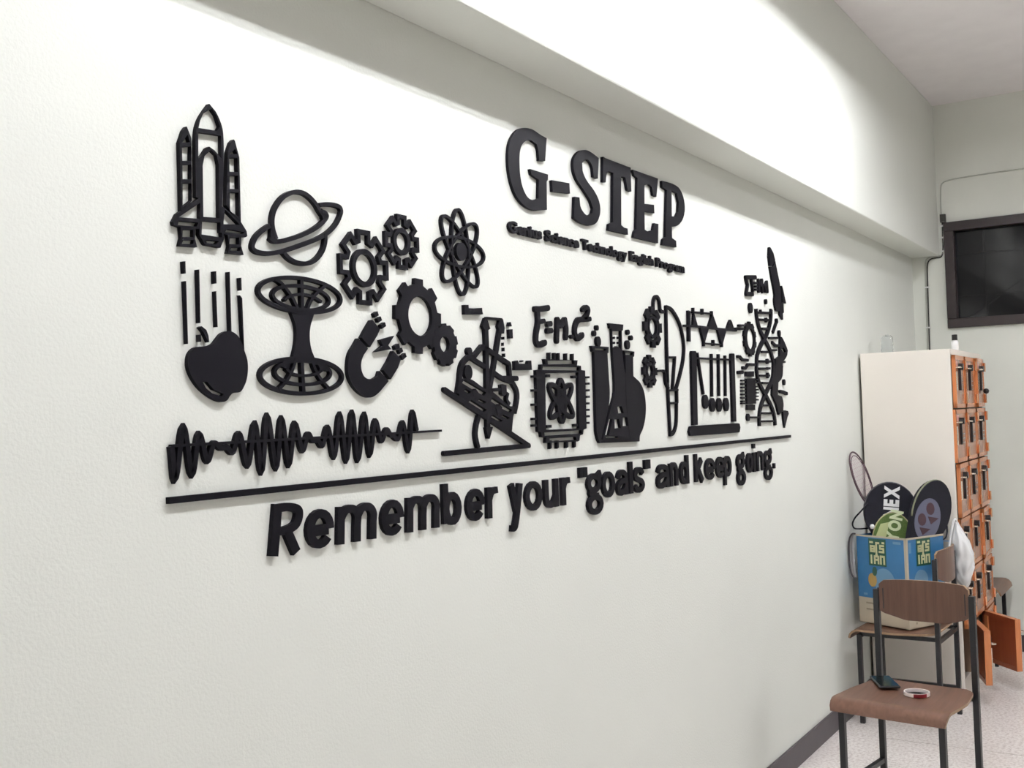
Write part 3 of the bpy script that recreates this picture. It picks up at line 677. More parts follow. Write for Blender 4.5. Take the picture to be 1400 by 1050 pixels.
SUB = [('Genius', Kf.px(75,200)[0], Kf.px(585,340)[0]), ('Science', Kf.px(598,300)[0], Kf.px(1112,450)[0]), ('Technology', Kf.px(1118,400)[0], Kg.px(498,300)[0]), ('English', Kg.px(505,300)[0], Kg.px(872,400)[0]), ('Program', Kg.px(878,400)[0], Kg.px(1310,480)[0])]
OFF = .045
for wd, xl, xr in SUB:
    yy = 310+(xl-690)*.24; x0 = at(xl, yy, y=0).x; x1 = at(xr, 310+(xr-690)*.24, y=-TH).x
    wid = []; cur = 0; pos = []
    for ch_ in wd:
        a, b_ = ext(ch_, OFF); pos.append(cur-a); cur += (b_-a)+.015
    cur -= .015; kx = (x1-x0)/cur; kz = .0295/.73
    t = thing('subtitle_word', (x0, 0, 2.016), 'small black slab-letter word %s in the line under the title' % wd, 'wall word', 'subtitle words')
    for ch_, p in zip(wd, pos):
        mb = MB(); text_solid(mb, ch_, lambda a, b_, c, p=p: Vector((x0+(a+p)*kx, c, 2.016+b_*kz)), 0, -TH, OFF)
        mb.build('letter', BLACK, t, fix=False)

# ------------------------------------------------------------------ motto letters
AS = 1.47
def arc(cx, cy, rx, ry, a0, a1, n=18): return [(cx+rx*math.cos(math.radians(a0+(a1-a0)*i/n)), cy+ry*math.sin(math.radians(a0+(a1-a0)*i/n))) for i in range(n+1)]
GL = {
 'e': [('c', arc(.5,.5,.5,.5,-4,322)), ('l', [(.02,.45),(.93,.45)])], 'o': [('o', arc(.5,.5,.5,.5,0,360)[:-1])],
 'm': [('l', [(0,-.13),(0,1.12)]), ('c', [(0,.72),(.14,.98),(.36,1),(.5,.78),(.5,.4),(.5,-.13)]), ('c', [(.5,.72),(.64,.98),(.86,1),(1,.78),(1,.4),(1,-.13)])],
 'n': [('l', [(0,-.13),(0,1.12)]), ('c', [(0,.7),(.3,1),(.75,1),(1,.75),(1,.4),(1,-.13)])],
 'r': [('l', [(0,-.13),(0,1.12)]), ('c', [(.02,.6),(.35,.92),(1,.98)])],
 'b': [('l', [(0,-.05),(0,AS)]), ('o', arc(.52,.5,.48,.5,0,360)[:-1])], 'd': [('l', [(1,-.13),(1,AS)]), ('o', arc(.48,.5,.48,.5,0,360)[:-1])],
 'p': [('l', [(0,1.05),(0,-.62)]), ('o', arc(.52,.5,.48,.5,0,360)[:-1])], 'k': [('l', [(0,-.13),(0,AS)]), ('l', [(.05,.38),(.95,1.12)]), ('l', [(.35,.6),(1,-.13)])],
 'l': [('l', [(.5,-.13),(.5,AS)])], 'i': [('l', [(.5,-.13),(.5,1.12)]), ('l', [(.5,1.38),(.5,1.68)])],
 'u': [('c', [(0,1.12),(0,.5),(.05,.15),(.3,0),(.65,.05),(.98,.35)]), ('l', [(1,1.12),(1,-.13)])],
 'y': [('l', [(.14,1.12),(.60,.0)]), ('c', [(1.0,1.12),(.70,.10),(.50,-.45),(.32,-.70),(.0,-.70)])],
 'g': [('o', arc(.42,.66,.42,.34,0,360)[:-1]), ('l', [(.68,.92),(1.0,1.1)]), ('c', [(.25,.36),(.12,.22),(.3,.1),(.75,.06)]), ('o', arc(.47,-.34,.47,.36,0,360)[:-1])],
 'a': [('c', [(.02,.72),(.2,.96),(.6,1),(.92,.85),(1,.5),(1,-.13)]), ('c', [(.98,.58),(.5,.56),(.08,.4),(.04,.12),(.3,-.02),(.7,.08),(.98,.3)])],
 's': [('c', [(.98,.78),(.75,.99),(.3,1),(.03,.78),(.2,.58),(.8,.42),(.98,.2),(.7,0),(.25,0),(0,.22)])],
 'R': [('l', [(0,-.13),(0,1.46)]), ('c', [(0,1.33),(.5,1.33),(.9,1.22),(.98,1.0),(.86,.74),(.5,.62),(0,.62)]), ('l', [(.5,.6),(1,-.13)])],
 '"': [('l', [(.05,AS),(.05,1.0)]), ('l', [(.95,AS),(.95,1.0)])], '.': [('l', [(.5,-.13),(.5,.22)])]}
ca, cb, ch2 = Crop(350,600,3.784), Crop(680,590,3.415), Crop(870,600,6.364)
MOTTO = [('Remember', ca, [('R',65,242,.15),('e',247,405,.05),('m',408,625,.06),('e',635,768,.04),('m',768,952,.05),('b',955,1065,0),('e',1077,1187,.03),('r',1183,1267,.03)]),
 ('your', cb, [('y',40,122,0),('o',120,213,0),('u',210,288,0),('r',290,352,0)]),
 ('goals', cb, [('"',375,425,0),('g',410,497,0),('o',480,552,0),('a',548,612,0),('l',608,636,0),('s',628,690,0),('"',680,720,0)]),
 ('and', ch2, [('a',162,290,0),('n',275,368,0),('d',365,462,0)]), ('keep', ch2, [('k',497,590,0),('e',585,690,0),('e',680,772,0),('p',748,832,0)]),
 ('going', ch2, [('g',862,955,0),('o',945,1018,0),('i',1005,1042,0),('n',1035,1112,0),('g',1100,1190,0),('.',1180,1210,0)])]
ZB, XH, SX, SZ = 1.2765, .0785, .0218, .0165
ordn = ['first', 'second', 'third']
for wd, Kq, lets in MOTTO:
    cnt = {}; tot = {}
    for l in lets: tot[l[0]] = tot.get(l[0], 0)+1
    for ch_, ul, ur, sh in lets:
        cnt[ch_] = cnt.get(ch_, 0)+1
        vpx = lambda u: Kq.px(u, 0)[0]
        xl_, xr_ = vpx(ul), vpx(ur); yl = 742-(xl_-450)*.178
        x0 = at(xl_, yl, y=0).x; x1 = at(xr_, 742-(xr_-450)*.178, y=-TH).x
        sx = min(SX, (x1-x0)*.45) if ch_ not in 'li.' else min(SX*1.1, (x1-x0))
        s = Sign()
        def T(p):
            z = SZ/2+p[1]*(XH-SZ); x = x0+sx/2+p[0]*(x1-x0-sx)
            return (x+sh*(z-XH/2), ZB+z)
        for kd, pts in GL[ch_]:
            if kd == 'l': s.strip([T(p) for p in pts], sx)
            elif kd == 'o': s.strip([T(p) for p in pts], sx, True, SZ)
            else:
                P = [T(p) for p in pts]
                if len(P) < 15: P = [(p.x, p.y) for p in catmull(P, 6)]
                s.strip(P, sx, False, SZ)
        nm = {'"': 'quotation_mark', '.': 'full_stop'}.get(ch_, 'motto_letter')
        if ch_ == '"': lab = 'black %s quotation mark around the word goals in the motto' % ('opening' if cnt[ch_] == 1 else 'closing')
        elif ch_ == '.': lab = 'black full stop ending the motto after going'
        else: lab = ('black capital R that starts the motto word Remember' if ch_ == 'R' else 'black letter %s, %sin the motto word %s' % (ch_, (ordn[cnt[ch_]-1]+' one ') if tot[ch_] > 1 else '', wd))
        tag(s.build(nm, None, (x0, 0, ZB)), lab, 'wall letter', 'motto letters')

# ------------------------------------------------------------------ chairs
def make_chair(x, y, th, label):
    """th: 0 = seat front towards -X; four steel legs, plywood seat and back"""
    t = thing('school_chair', (x, y, 0), label, 'chair', 'brown plywood school chairs')
    u = Vector((-math.sin(th), -math.cos(th), 0)); v = Vector((-math.cos(th), math.sin(th), 0)); Z = Vector((0, 0, 1)); c0 = Vector((x, y, 0))
    Wd, Dp, h = .366, .363, .011
    pos = lambda a, b_, z: c0+u*a+v*b_+Z*z
    for a in (-1, 1):
        MB().obox(pos(a*Wd/2, Dp/2, .214), u*h, v*h, Z*.214).build('leg', STEEL, t, bevel=.002)
        MB().obox(pos(a*Wd/2, -Dp/2, .40), u*h, v*h, Z*.40).build('leg', STEEL, t, bevel=.002)
        MB().obox(pos(a*(Wd/2-.012), 0, .426), u*.007, v*(Dp/2), Z*.009).build('side_rail', STEEL, t)
        MB().obox(pos(a*Wd/2, 0, .13), u*.009, v*(Dp/2-h), Z*.009).build('stretcher', STEEL, t)
    for b_ in (-1, 1): MB().obox(pos(0, b_*Dp/2, .418), u*(Wd/2-h), v*.009, Z*.009).build('cross_rail', STEEL, t)
    # seat: dished plywood with waterfall front and rounded corners
    nu, nv = 20, 22; rows = []
    L0_, L1 = -Dp/2+.012, Dp/2-.002; r = .050
    for j in range(nv+1):
        f = j/nv; row = []
        for i in range(nu+1):
            g_ = i/nu*2-1
            S = f*(L1-L0_+r*1.45)
            half = .184+.030*min(1, S/.18)
            if S < .05: half -= .03*(1-S/.05)**2
            if S <= L1-L0_: b_, z = L0_+S, .452-.007*math.sin(math.pi*min(1, S/(L1-L0_)))*(1-g_*g_*.5)+.0015*g_*g_
            else:
                a_ = (S-(L1-L0_))/r; b_, z = L1+r*math.sin(a_), .452-r*(1-math.cos(a_))+.0015*g_*g_
                k = a_/1.45; half -= .007*k**3
            row.append(pos(g_*half, b_, z))
        rows.append(row)
    def sheet(rows, thick, nrm):
        n0, n1 = len(rows), len(rows[0]); top = [p for r_ in rows for p in r_]; bot = []
        for j in range(n0):
            for i in range(n1):
                du = rows[j][min(n1-1, i+1)]-rows[j][max(0, i-1)]; dv = rows[min(n0-1, j+1)][i]-rows[max(0, j-1)][i]
                n_ = du.cross(dv).normalized(); n_ = n_ if n_.dot(nrm) > 0 else -n_
                bot.append(rows[j][i]-n_*thick)
        N = n0*n1; idx = lambda j, i: j*n1+i; F = []
        for j in range(n0-1):
            for i in range(n1-1):
                q = (idx(j, i), idx(j, i+1), idx(j+1, i+1), idx(j+1, i)); F += [q, tuple(N+k for k in reversed(q))]
        per = [idx(0, i) for i in range(n1)]+[idx(j, n1-1) for j in range(1, n0)]+[idx(n0-1, i) for i in range(n1-2, -1, -1)]+[idx(j, 0) for j in range(n0-2, 0, -1)]
        E_ = [(per[k], per[(k+1) % len(per)], N+per[(k+1) % len(per)], N+per[k]) for k in range(len(per))]
        return top+bot, F, E_
    def ply(name, rows, thick, nrm, mat):
        V, F, E_ = sheet(rows, thick, nrm); mb = MB(); mb.add(V, F+E_)
        o = mb.build(name, mat, t, smooth=True); o.data.materials.append(PLYEDGE)
        for p in o.data.polygons:
            if p.index >= len(F): p.material_index = 1
        return o
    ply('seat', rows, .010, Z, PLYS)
    # backrest: curved panel between the posts, lower edge bowed down
    rows = []; nu, nv = 20, 10
    for j in range(nv+1):
        f = j/nv; row = []
        for i in range(nu+1):
            g_ = i/nu*2-1; bow = 1-g_*g_
            zb = .712-.030*min(1, (1-abs(g_))/.55); zt = .835+.006*bow
            e_ = max(0, abs(g_)-.9)/.1
            zt -= .014*e_*e_; zb += .006*e_*e_
            row.append(pos(g_*(Wd/2-h-.001), -Dp/2+.004-.030*bow, zb+(zt-zb)*f))
        rows.append(row)
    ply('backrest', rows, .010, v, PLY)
    for a in (-1, 1):
        MB().obox(pos(a*(Wd/2-.016), -Dp/2-.004, .765), u*.012, v*.004, Z*.04).build('back_bracket', STEEL, t)
    return t
make_chair(4.2031, -.5594, .14506, 'brown plywood chair with black steel legs holding a phone and tape roll')
make_chair(5.5015, -.2720, 1.6076, 'brown plywood chair against the wall carrying the blue carton of rackets')
make_chair(6.962, -.285, -math.pi/2, 'chair half hidden behind the orange locker by the end wall')

# phone and tape on the near seat
ph = at(1210, 935, z=.452); d1 = (at(1217.5, 944, z=.452)-at(1196, 923, z=.452)).normalized(); d2 = Vector((0, 0, 1)).cross(d1)
t = thing('smartphone', (ph.x, ph.y, .456), 'black smartphone lying on the seat of the near chair', 'phone')
MB().obox((ph.x, ph.y, .4595), d1*.084, d2*.038, Vector((0, 0, .0045))).build('body', plain('phone_case', (.012, .014, .016), .45), t, bevel=.004)
MB().obox((ph.x, ph.y, .4643), d1*.079, d2*.034, Vector((0, 0, .0004))).build('screen', plain('phone_screen', (.006, .012, .013), .12), t)
tp = at(1253.5, 949, z=.450); RED = plain('red_tape', (.22, .012, .018), .35); PINKW = plain('white_tape_roll', (.85, .76, .72), .45)
t = thing('tape_roll', (tp.x, tp.y, .4475), 'roll of white and red tape lying on the near chair', 'tape roll')
MB().lathe((tp.x, tp.y, .4475), [(.041, 0), (.046, 0), (.046, .013), (.042, .013), (.042, 0)], 40).build('core', PINKW, t, smooth=True, fix=False)
mb = MB(); a0 = math.atan2(CAM.y-tp.y, CAM.x-tp.x)
for i in range(14):
    a, b_ = a0-.25+i*.075, a0-.25+(i+1)*.075
    P = [Vector((tp.x+r*math.cos(q), tp.y+r*math.sin(q), z)) for q in (a, b_) for r in (.0458, .0476) for z in (.4478, .4602)]
    mb.add(P, [(0,1,3,2),(4,6,7,5),(0,4,5,1),(2,3,7,6),(0,2,6,4),(1,5,7,3)])
mb.build('red_band', RED, t)

# ------------------------------------------------------------------ locker
LX0, LX1, LY, LZ = 5.825, 6.735, -.462, 1.80
t = thing('locker', (LX0, LY, 0), 'cream locker cabinet with six rows of orange wooden doors', 'locker')
RT, RP = 1.772, .2775; CW = (LX1-LX0)/3
INS = plain('locker_inside', (.30, .20, .13), .6)
MB().box(LX0, LX0+.018, LY, -.014, 0, LZ).build('side_panel', CREAM, t, bevel=.002)
MB().box(LX1-.018, LX1, LY, -.014, 0, LZ).build('side_panel', CREAM, t)
MB().box(LX0+.018, LX1-.018, LY, -.014, RT, LZ).build('top_panel', CREAM, t)
MB().box(LX0+.018, LX1-.018, -.024, -.014, 0, RT).build('back_panel', INS, t)
MB().box(LX0+.018, LX1-.018, LY+.02, -.024, 0, RT-6*RP).build('plinth', CREAM, t)
for k in range(1, 6): MB().box(LX0+.018, LX1-.018, LY+.022, -.024, RT-k*RP-.008, RT-k*RP+.008).build('shelf', INS, t)
for k in (1, 2): MB().box(LX0+k*CW-.008, LX0+k*CW+.008, LY+.022, -.024, RT-6*RP, RT).build('divider', INS, t)
VENEER = wood('brown_door_veneer', (.30, .135, .075), (.40, .19, .115), 'Z', 14, .22)
COPPER = plain('copper_hinge', (.85, .48, .30), .2, metal=1)
STK = plain('faded_red_sticker', (.62, .30, .26), .5)
def door(col, row, ang, key):
    """hinged on its right-hand edge; local frame: a = from hinge towards the free edge, n = outwards"""
    hx, hy = LX0+(col+1)*CW-.004, LY+.004; zt = RT-row*RP-.004; zb = zt-RP+.008; w_ = CW-.008
    a = Vector((-math.cos(ang), -math.sin(ang), 0)); n_ = Vector((math.sin(ang)*1.0, -math.cos(ang), 0)); Z = Vector((0, 0, 1)); o = Vector((hx, hy, 0))
    p = lambda s, d, z: o+a*s+n_*d+Z*z
    def slab(s0, s1, d0, d1, z0, z1): return MB().obox(p((s0+s1)/2, (d0+d1)/2, (z0+z1)/2), a*(s1-s0)/2, n_*(d1-d0)/2, Z*(z1-z0)/2)
    dr = MB()
    D0, D1 = 0, (.018 if ang < .12 else .030)
    dr = MB()
    for q in ((0, w_, zb, zb+.022), (0, w_, zt-.022, zt), (0, .022, zb, zt), (w_-.022, w_, zb, zt)):
        z0 = q[2]; dr.obox(p((q[0]+q[1])/2, (D0+D1)/2, (q[2]+q[3])/2), a*(q[1]-q[0])/2, n_*(D1-D0)/2, Z*(q[3]-q[2])/2)
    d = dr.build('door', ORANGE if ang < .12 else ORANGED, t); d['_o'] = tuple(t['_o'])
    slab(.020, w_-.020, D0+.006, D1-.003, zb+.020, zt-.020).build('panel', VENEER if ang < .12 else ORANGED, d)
    if ang >= .12:
        e_ = slab(w_-.003, w_+.001, D0, D1+.001, zb, zt); e_.obox(p(w_/2, (D0+D1)/2, zt+.0005), a*w_/2, n_*(D1-D0)/2, Z*.001); e_.build('edge_band', ORANGE, d)
        slab(.02, .05, -.002, .006, zb+.02, zt-.02).build('stile', ORANGE, d)
    zc = (zb+zt)/2+.01
    slab(w_*.60+.003, w_*.60+.018, D1-.004, D1+.010, zc-.055, zc+.055).build('handle', DARKP, d)
    MB().rod(p(w_*.60+.011, D1-.002, zc+.066), p(w_*.60+.011, D1+.022, zc+.066), .017, 10).build('lock', DARKP, d)
    for k in range(3): slab(w_*.20, w_*.46, D1-.005, D1-.001, zc-.05+k*.022, zc-.045+k*.022).build('vent', DARKP, d)
    P = [p(w_-.012+.013*math.cos(q), D1+.012+.013*math.sin(q), zc+.06) for q in [2*math.pi*i/12 for i in range(12)]]
    MB().tube(P, .0042, 6, True).build('hasp_ring', CHROME, d, smooth='all')
    slab(w_-.014, w_-.004, D1-.002, D1+.006, zc-.055, zc+.04).build('hasp_plate', CHROME, d)
    for z in (zb+.02, zt-.07): MB().rod(p(.004, D1+.005, z), p(.004, D1+.005, z+.05), .0065, 8).build('hinge', COPPER, d, smooth=True)
    if key: slab(w_*.72, w_*.86, D1-.004, D1-.002, zt-.06, zt-.03).build('name_sticker', STK, d)
    return d
for row in range(6):
    for col in range(3):
        ang = [.345, .72, .03][col] if row == 5 else random.choice((0.0, .015, .03, .045))
        door(col, row, ang, row < 2)
# clutter in the open bottom compartment
mb = MB(); CLOTH = plain('grey_cloth', (.16, .14, .15), .9, noise=.2, nscale=15)
bm = bmesh.new(); bmesh.ops.create_icosphere(bm, subdivisions=3, radius=1)
for vv in bm.verts:
    q = vv.co; n_ = 1+.14*math.sin(7*q.x+3*q.z)+.12*math.sin(9*q.y-5*q.z)
    vv.co = Vector((6.27+q.x*.10*n_, -.33+q.y*.10*n_, .2245+q.z*.115*(n_ if q.z > 0 else .98)))
mb.v = [v.co.copy() for v in bm.verts]; mb.f = [tuple(v.index for v in f.verts) for f in bm.faces]; bm.free()
tag(mb.build('cloth_bag', CLOTH, None, (6.27, -.33, .107), smooth='all'), 'grey crumpled cloth bag inside the open bottom compartment of the locker', 'bag')
# bottles on top
bx = at(1305.8, 478, x=6.02); 
t = thing('small_bottle', (6.02, bx.y, LZ), 'little white bottle with black cap on top of the locker', 'bottle')
MB().lathe((6.02, bx.y, LZ), [(.0, 0), (.017, 0), (.018, .004), (.018, .042), (.012, .050), (.010, .052)], 20).build('body', WHITEP, t, smooth=True)
MB().lathe((6.02, bx.y, LZ+.051), [(.0, 0), (.014, 0), (.014, .028), (.012, .030), (0, .030)], 20).build('cap', DARKP, t, smooth=True)
cx = at(1213, 475, x=6.10); base = (6.10, cx.y, LZ)
t = thing('clear_bottle', base, 'clear ribbed plastic bottle on top of the locker beside the wall', 'bottle')
MB().lathe(base, [(0, 0), (.029, 0), (.032, .005), (.0305, .02), (.032, .028), (.0305, .036), (.032, .052), (.0305, .06), (.032, .078), (.030, .094), (.022, .103), (0, .105), (0, .102), (.021, .100), (.0285, .092), (.030, .078), (.029, .02), (.0295, .006), (0, .003)], 28).build('body', CLEAR, t, smooth=True)
MB().lathe((base[0], base[1], LZ+.1045), [(0, 0), (.009, 0), (.009, .006), (0, .007)], 16).build('stub', CLEAR, t, smooth=True)

# ------------------------------------------------------------------ carton with rackets
ZS = .4540
N0 = Vector((5.372, -.308, 0)); L0 = N0+Vector((.436, .900, 0))*.296; e1 = (L0-N0).normalized(); e2 = Vector((e1.y, -e1.x, 0)); w1, w2, ZT = (L0-N0).length, .278, .884
BLUE = plain('carton_blue', (.040, .165, .345), .4, noise=.10, nscale=9)
BEIGE = plain('carton_beige', (.50, .43, .32), .6, noise=.06, nscale=12)
GREEN = plain('label_green', (.018, .085, .050), .4)
YEL = plain('label_cream', (.62, .60, .34), .5); LBL = plain('label_pale_blue', (.14, .28, .42), .5); ORN = plain('label_orange', (.42, .27, .08), .5); LEAF = plain('label_leaf', (.03, .09, .06), .5)
t = thing('carton', (N0.x, N0.y, ZS), 'open blue drink carton standing on the rear chair, full of rackets', 'box')
NA, NB = -e2, -e1         # outward normals of the two visible faces (left face spans e1, right face spans e2)
def face(side, s, d, z):  # s along face from near edge, d outwards
    return (N0+e1*s+NA*d if side == 0 else N0+e2*s+NB*d)+Vector((0, 0, z))
def fbox(side, s0, s1, d0, d1, z0, z1, mb=None):
    mb = mb or MB(); dirs = e1 if side == 0 else e2; nn = NA if side == 0 else NB
    return mb.obox(face(side, (s0+s1)/2, (d0+d1)/2, (z0+z1)/2), dirs*(s1-s0)/2, nn*(d1-d0)/2, Vector((0, 0, (z1-z0)/2)))
ZBAND = ZS+.125
for nm, za, zb, mt in (('lower_panel', ZS, ZBAND, BEIGE), ('side_panel', ZBAND, ZT, BLUE)):
    fbox(0, 0, w1, -.004, 0, za, zb).build(nm, mt, t); fbox(1, 0, w2, -.004, 0, za, zb).build(nm, mt, t)
    fbox(0, 0, w1, -w2, -w2+.004, za, min(zb, ZT-.038)).build(nm, mt, t); fbox(1, 0, w2, -w1, -w1+.004, za, zb).build(nm, mt, t)
fbox(0, 0, w1, -w2, 0, ZS, ZS+.004).build('bottom_panel', BEIGE, t)
MB().obox(N0+e1*w1/2+e2*(w2+.026)+Vector((0, 0, ZT-.0365)), e1*(w1/2-.002), (e2*.026+Vector((0, 0, -.002))), Vector((0, 0, .0014))).build('flap', BLUE, t)
mb = MB(); fbox(0, -.002, w1+.002, -.005, .002, ZT-.006, ZT+.002, mb); fbox(1, -.002, w2+.002, -.005, .002, ZT-.006, ZT+.002, mb); fbox(0, -.002, .012, .0, .0012, ZS, ZT, mb); fbox(1, -.002, .012, 0, .0012, ZS, ZT, mb); mb.build('cardboard_edge', BEIGE, t)
# printed logo panel on both faces: dark green block with cream glyph strokes
def pstroke(mb, side, pts, w_, flip, s0, z0, k, d=.0016):
    for (a, b_), (c_, e_) in zip(pts, pts[1:]):
        A_ = Vector((a, b_)); B_ = Vector((c_, e_)); D_ = (B_-A_).normalized(); A_ = A_-D_*w_/2; B_ = B_+D_*w_/2; M_ = (A_+B_)/2; h_ = (B_-A_).length/2
        f = lambda q: ((s0-q.x*k) if flip else (s0+q.x*k), z0+q.y*k)
        dirs = (e1 if side == 0 else e2)*(-1 if flip else 1); nn = NA if side == 0 else NB
        sx_, zz = f(M_); mb.obox(face(side, sx_, d, zz), (dirs*D_.x+Vector((0, 0, D_.y)))*h_*k, nn*.0004, (dirs*(-D_.y)+Vector((0, 0, D_.x)))*w_*k/2)
def logo(side, sc, zt):
    hw, hh = .052, .066; zc = zt-hh
    lg = fbox(side, sc-hw, sc+hw, 0, .0012, zc-hh, zc+hh).build('logo_panel', GREEN, t); lg['_o'] = tuple(t['_o'])
    fl = side == 0; k = .1; s0 = sc+(hw if fl else -hw); z0 = zc-hh
    mb = MB(); w_ = .10
    for P in ([(.14,.70),(.14,.95),(.36,.95),(.36,.82),(.16,.82)], [(.14,.70),(.36,.70),(.36,.82)], [(.48,.62),(.48,1.12),(.62,1.12)], [(.90,1.0),(.70,1.0),(.70,.86),(.90,.86),(.90,.70),(.66,.70)], [(.86,1.14),(.92,1.14)], [(.12,1.14),(.24,1.14)],
              [(.16,.14),(.16,.48)], [(.36,.14),(.36,.46),(.58,.46),(.58,.14)], [(.36,.30),(.58,.30)], [(.46,.54),(.50,.54)], [(.72,.14),(.72,.48),(.92,.48),(.92,.14)]):
        pstroke(mb, side, P, w_, fl, s0, z0, k)
    mb.build('logo_lettering', YEL, lg)
logo(0, .170, ZT-.012); logo(1, .125, ZT-.004)
def fdisc(side, s, z, r, mat, name, d=.0014, sz=1.0):
    mb = MB(); dirs = e1 if side == 0 else e2; nn = NA if side == 0 else NB; c = face(side, s, 0, z); n = 24
    V = [c+nn*q+dirs*r*math.cos(2*math.pi*i/n)+Vector((0, 0, r*sz*math.sin(2*math.pi*i/n))) for q in (0, d) for i in range(n)]
    mb.add(V, [tuple(range(n, 2*n))]+[(i, (i+1) % n, n+(i+1) % n, n+i) for i in range(n)]); mb.build(name, mat, t)
fdisc(0, .135, ZT-.215, .062, LBL, 'printed_disc'); fdisc(0, .205, ZT-.215, .026, ORN, 'printed_fruit', .0018, 1.3); fdisc(0, .190, ZT-.172, .014, LEAF, 'printed_leaf', .002, 1.6)
fdisc(1, .10, ZT-.205, .05, LBL, 'printed_disc'); fdisc(1, .07, ZT-.215, .016, LEAF, 'printed_leaf', .002, .6)
mb = MB(); fbox(0, .03, .075, 0, .0012, ZT-.030, ZT-.018, mb); fbox(1, .018, .034, 0, .0012, ZT-.07, ZT-.02, mb); fbox(0, .24, .262, 0, .0012, ZBAND+.012, ZBAND+.022, mb); mb.build('print_strip', LBL, t)
mb = MB(); fbox(0, .19, .25, 0, .001, ZBAND-.03, ZBAND-.022, mb); fbox(0, .19, .25, 0, .001, ZBAND-.06, ZBAND-.052, mb); fbox(1, .05, .06, 0, .001, ZS+.02, ZS+.03, mb); mb.build('print_strip', plain('print_grey', (.30, .25, .18), .6), t)

CVB = plain('racket_cover_black', (.007, .007, .012), .6, spec=.2, noise=.2, nscale=30); EDGE = plain('cover_piping', (.05, .045, .05), .5)
WHT = plain('print_white', (.72, .72, .72), .5)
def cover_frame(px, py, X, tilt, lean=0):
    """frame of a flat racket cover facing the viewer's side of the room: right axis, up axis, normal"""
    c = at(px, py, x=X); n_ = Vector((-.93, -.36, 0)).normalized(); r_ = Vector((0, 0, 1)).cross(n_)*1.0
    if r_.dot(CR) < 0: r_ = -r_
    up = Vector((0, 0, 1))
    up2 = (up*math.cos(lean)-n_*math.sin(lean)); n2 = n_*math.cos(lean)+up*math.sin(lean)
    R = r_*math.cos(tilt)-up2*math.sin(tilt); U = r_*math.sin(tilt)+up2*math.cos(tilt)
    return c, R, U, n2
def racket_shape(w_, h_, neck, nw):
    """head outline in (x right, y up) with origin at head centre, narrowing to a neck below"""
    P = [(w_*math.cos(math.radians(a)), h_*math.sin(math.radians(a))) for a in range(-40, 221, 10)]
    return P+[(-nw, -neck), (nw, -neck)]
def flat(mb, C, loops, d0, d1):
    c, R, U, n_ = C; mb.prism(loops, lambda a, b_, q: c+R*a+U*b_+n_*q, d0, d1); return mb
def offs(P, k): return [(x*k, y*k) for x, y in P]
def word(mb, C, txt, x0, y0, size, ang, d0, d1, off=.03, sx=1.0):
    c, R, U, n_ = C; ca_, sa_ = math.cos(ang), math.sin(ang); cur = 0; n0 = 0
    for ch_ in txt:
        a, b_ = ext(ch_, off)
        text_solid(mb, ch_, lambda p, q, d: c+R*(x0+((p-a+cur)*sx*ca_-q*sa_)*size)+U*(y0+((p-a+cur)*sx*sa_+q*ca_)*size)+n_*d, d0, d1, off)
        cur += b_-a+.06
# black cover with lettering
C = cover_frame(1218, 701, 5.585, math.radians(-4), math.radians(6))
t = thing('racket_cover', C[0]-C[2]*.30, 'round black racket cover with white lettering reading upward', 'racket cover')
P = racket_shape(.128, .150, .33, .03)
flat(MB(), C, [P], -.014, .014).build('cover', CVB, t, bevel=.006)
MB().tube([C[0]+C[1]*x*1.0+C[2]*y for x, y in P[:-2]], .0045, 6).build('piping', EDGE, t, smooth='all')
mb = MB(); word(mb, C, 'YONEX', .004, -.150, .094, math.radians(80), .0142, .0152, .05, .74); mb.build('lettering', WHT, t, fix=False)
mb = MB(); strap = [at(1187, 688, x=5.47), at(1177, 699, x=5.42), at(1169, 708, x=5.42), at(1165.6, 716, x=5.42), at(1168, 722, x=5.45), at(1176, 723, x=5.53), at(1188, 722, x=5.585)]
mb.tube(catmull(strap, 6), .004, 6).build('strap', CVB, t, smooth='all')
# second black cover with emblem
tl = math.radians(45); c_ = N0+e1*.038+e2*.240+Vector((0, 0, at(1283, 700, x=5.56).z-.004)); Zv = Vector((0, 0, 1)); n0_ = -e1*math.cos(.05)+Zv*math.sin(.05); u0_ = Zv*math.cos(.05)+e1*math.sin(.05)
C = (c_, e2*math.cos(tl)-u0_*math.sin(tl), e2*math.sin(tl)+u0_*math.cos(tl), n0_)
t = thing('racket_cover', C[0]-C[2]*.26, 'black racket cover with grey emblem panel leaning to the right', 'racket cover')
P = racket_shape(.128, .172, .27, .026)
flat(MB(), C, [P], -.014, .014).build('cover', CVB, t, bevel=.006)
MB().tube([C[0]+C[1]*x+C[2]*y+C[3]*.006 for x, y in P[:-2]], .005, 6).build('piping', plain('olive_piping', (.16, .17, .10), .5), t, smooth='all')
PAN = plain('emblem_panel_grey', (.095, .10, .15), .45); MAR = plain('emblem_maroon', (.045, .014, .022), .5)
c2_ = (C[0]-C[2]*.055-C[1]*.008, C[1], C[2], C[3])
pn = flat(MB(), c2_, [[(.088*math.cos(2*math.pi*i/32), .112*math.sin(2*math.pi*i/32)) for i in range(32)]], .014, .0152).build('emblem_panel', PAN, t); pn['_o'] = tuple(t['_o'])
em = MB()
for k, (ex, ey) in enumerate(((-.002, .042), (-.018, -.04))):
    flat(em, c2_, [[(ex-.014+.030*math.cos(2*math.pi*i/20), ey+.012+.030*math.sin(2*math.pi*i/20)) for i in range(20)]], .0152, .0162)
    flat(em, c2_, [[(ex-.005, ey-.030), (ex+.062, ey+.016), (ex+.035, ey-.045)]], .0152, .0162)
em.build('emblem', MAR, pn)
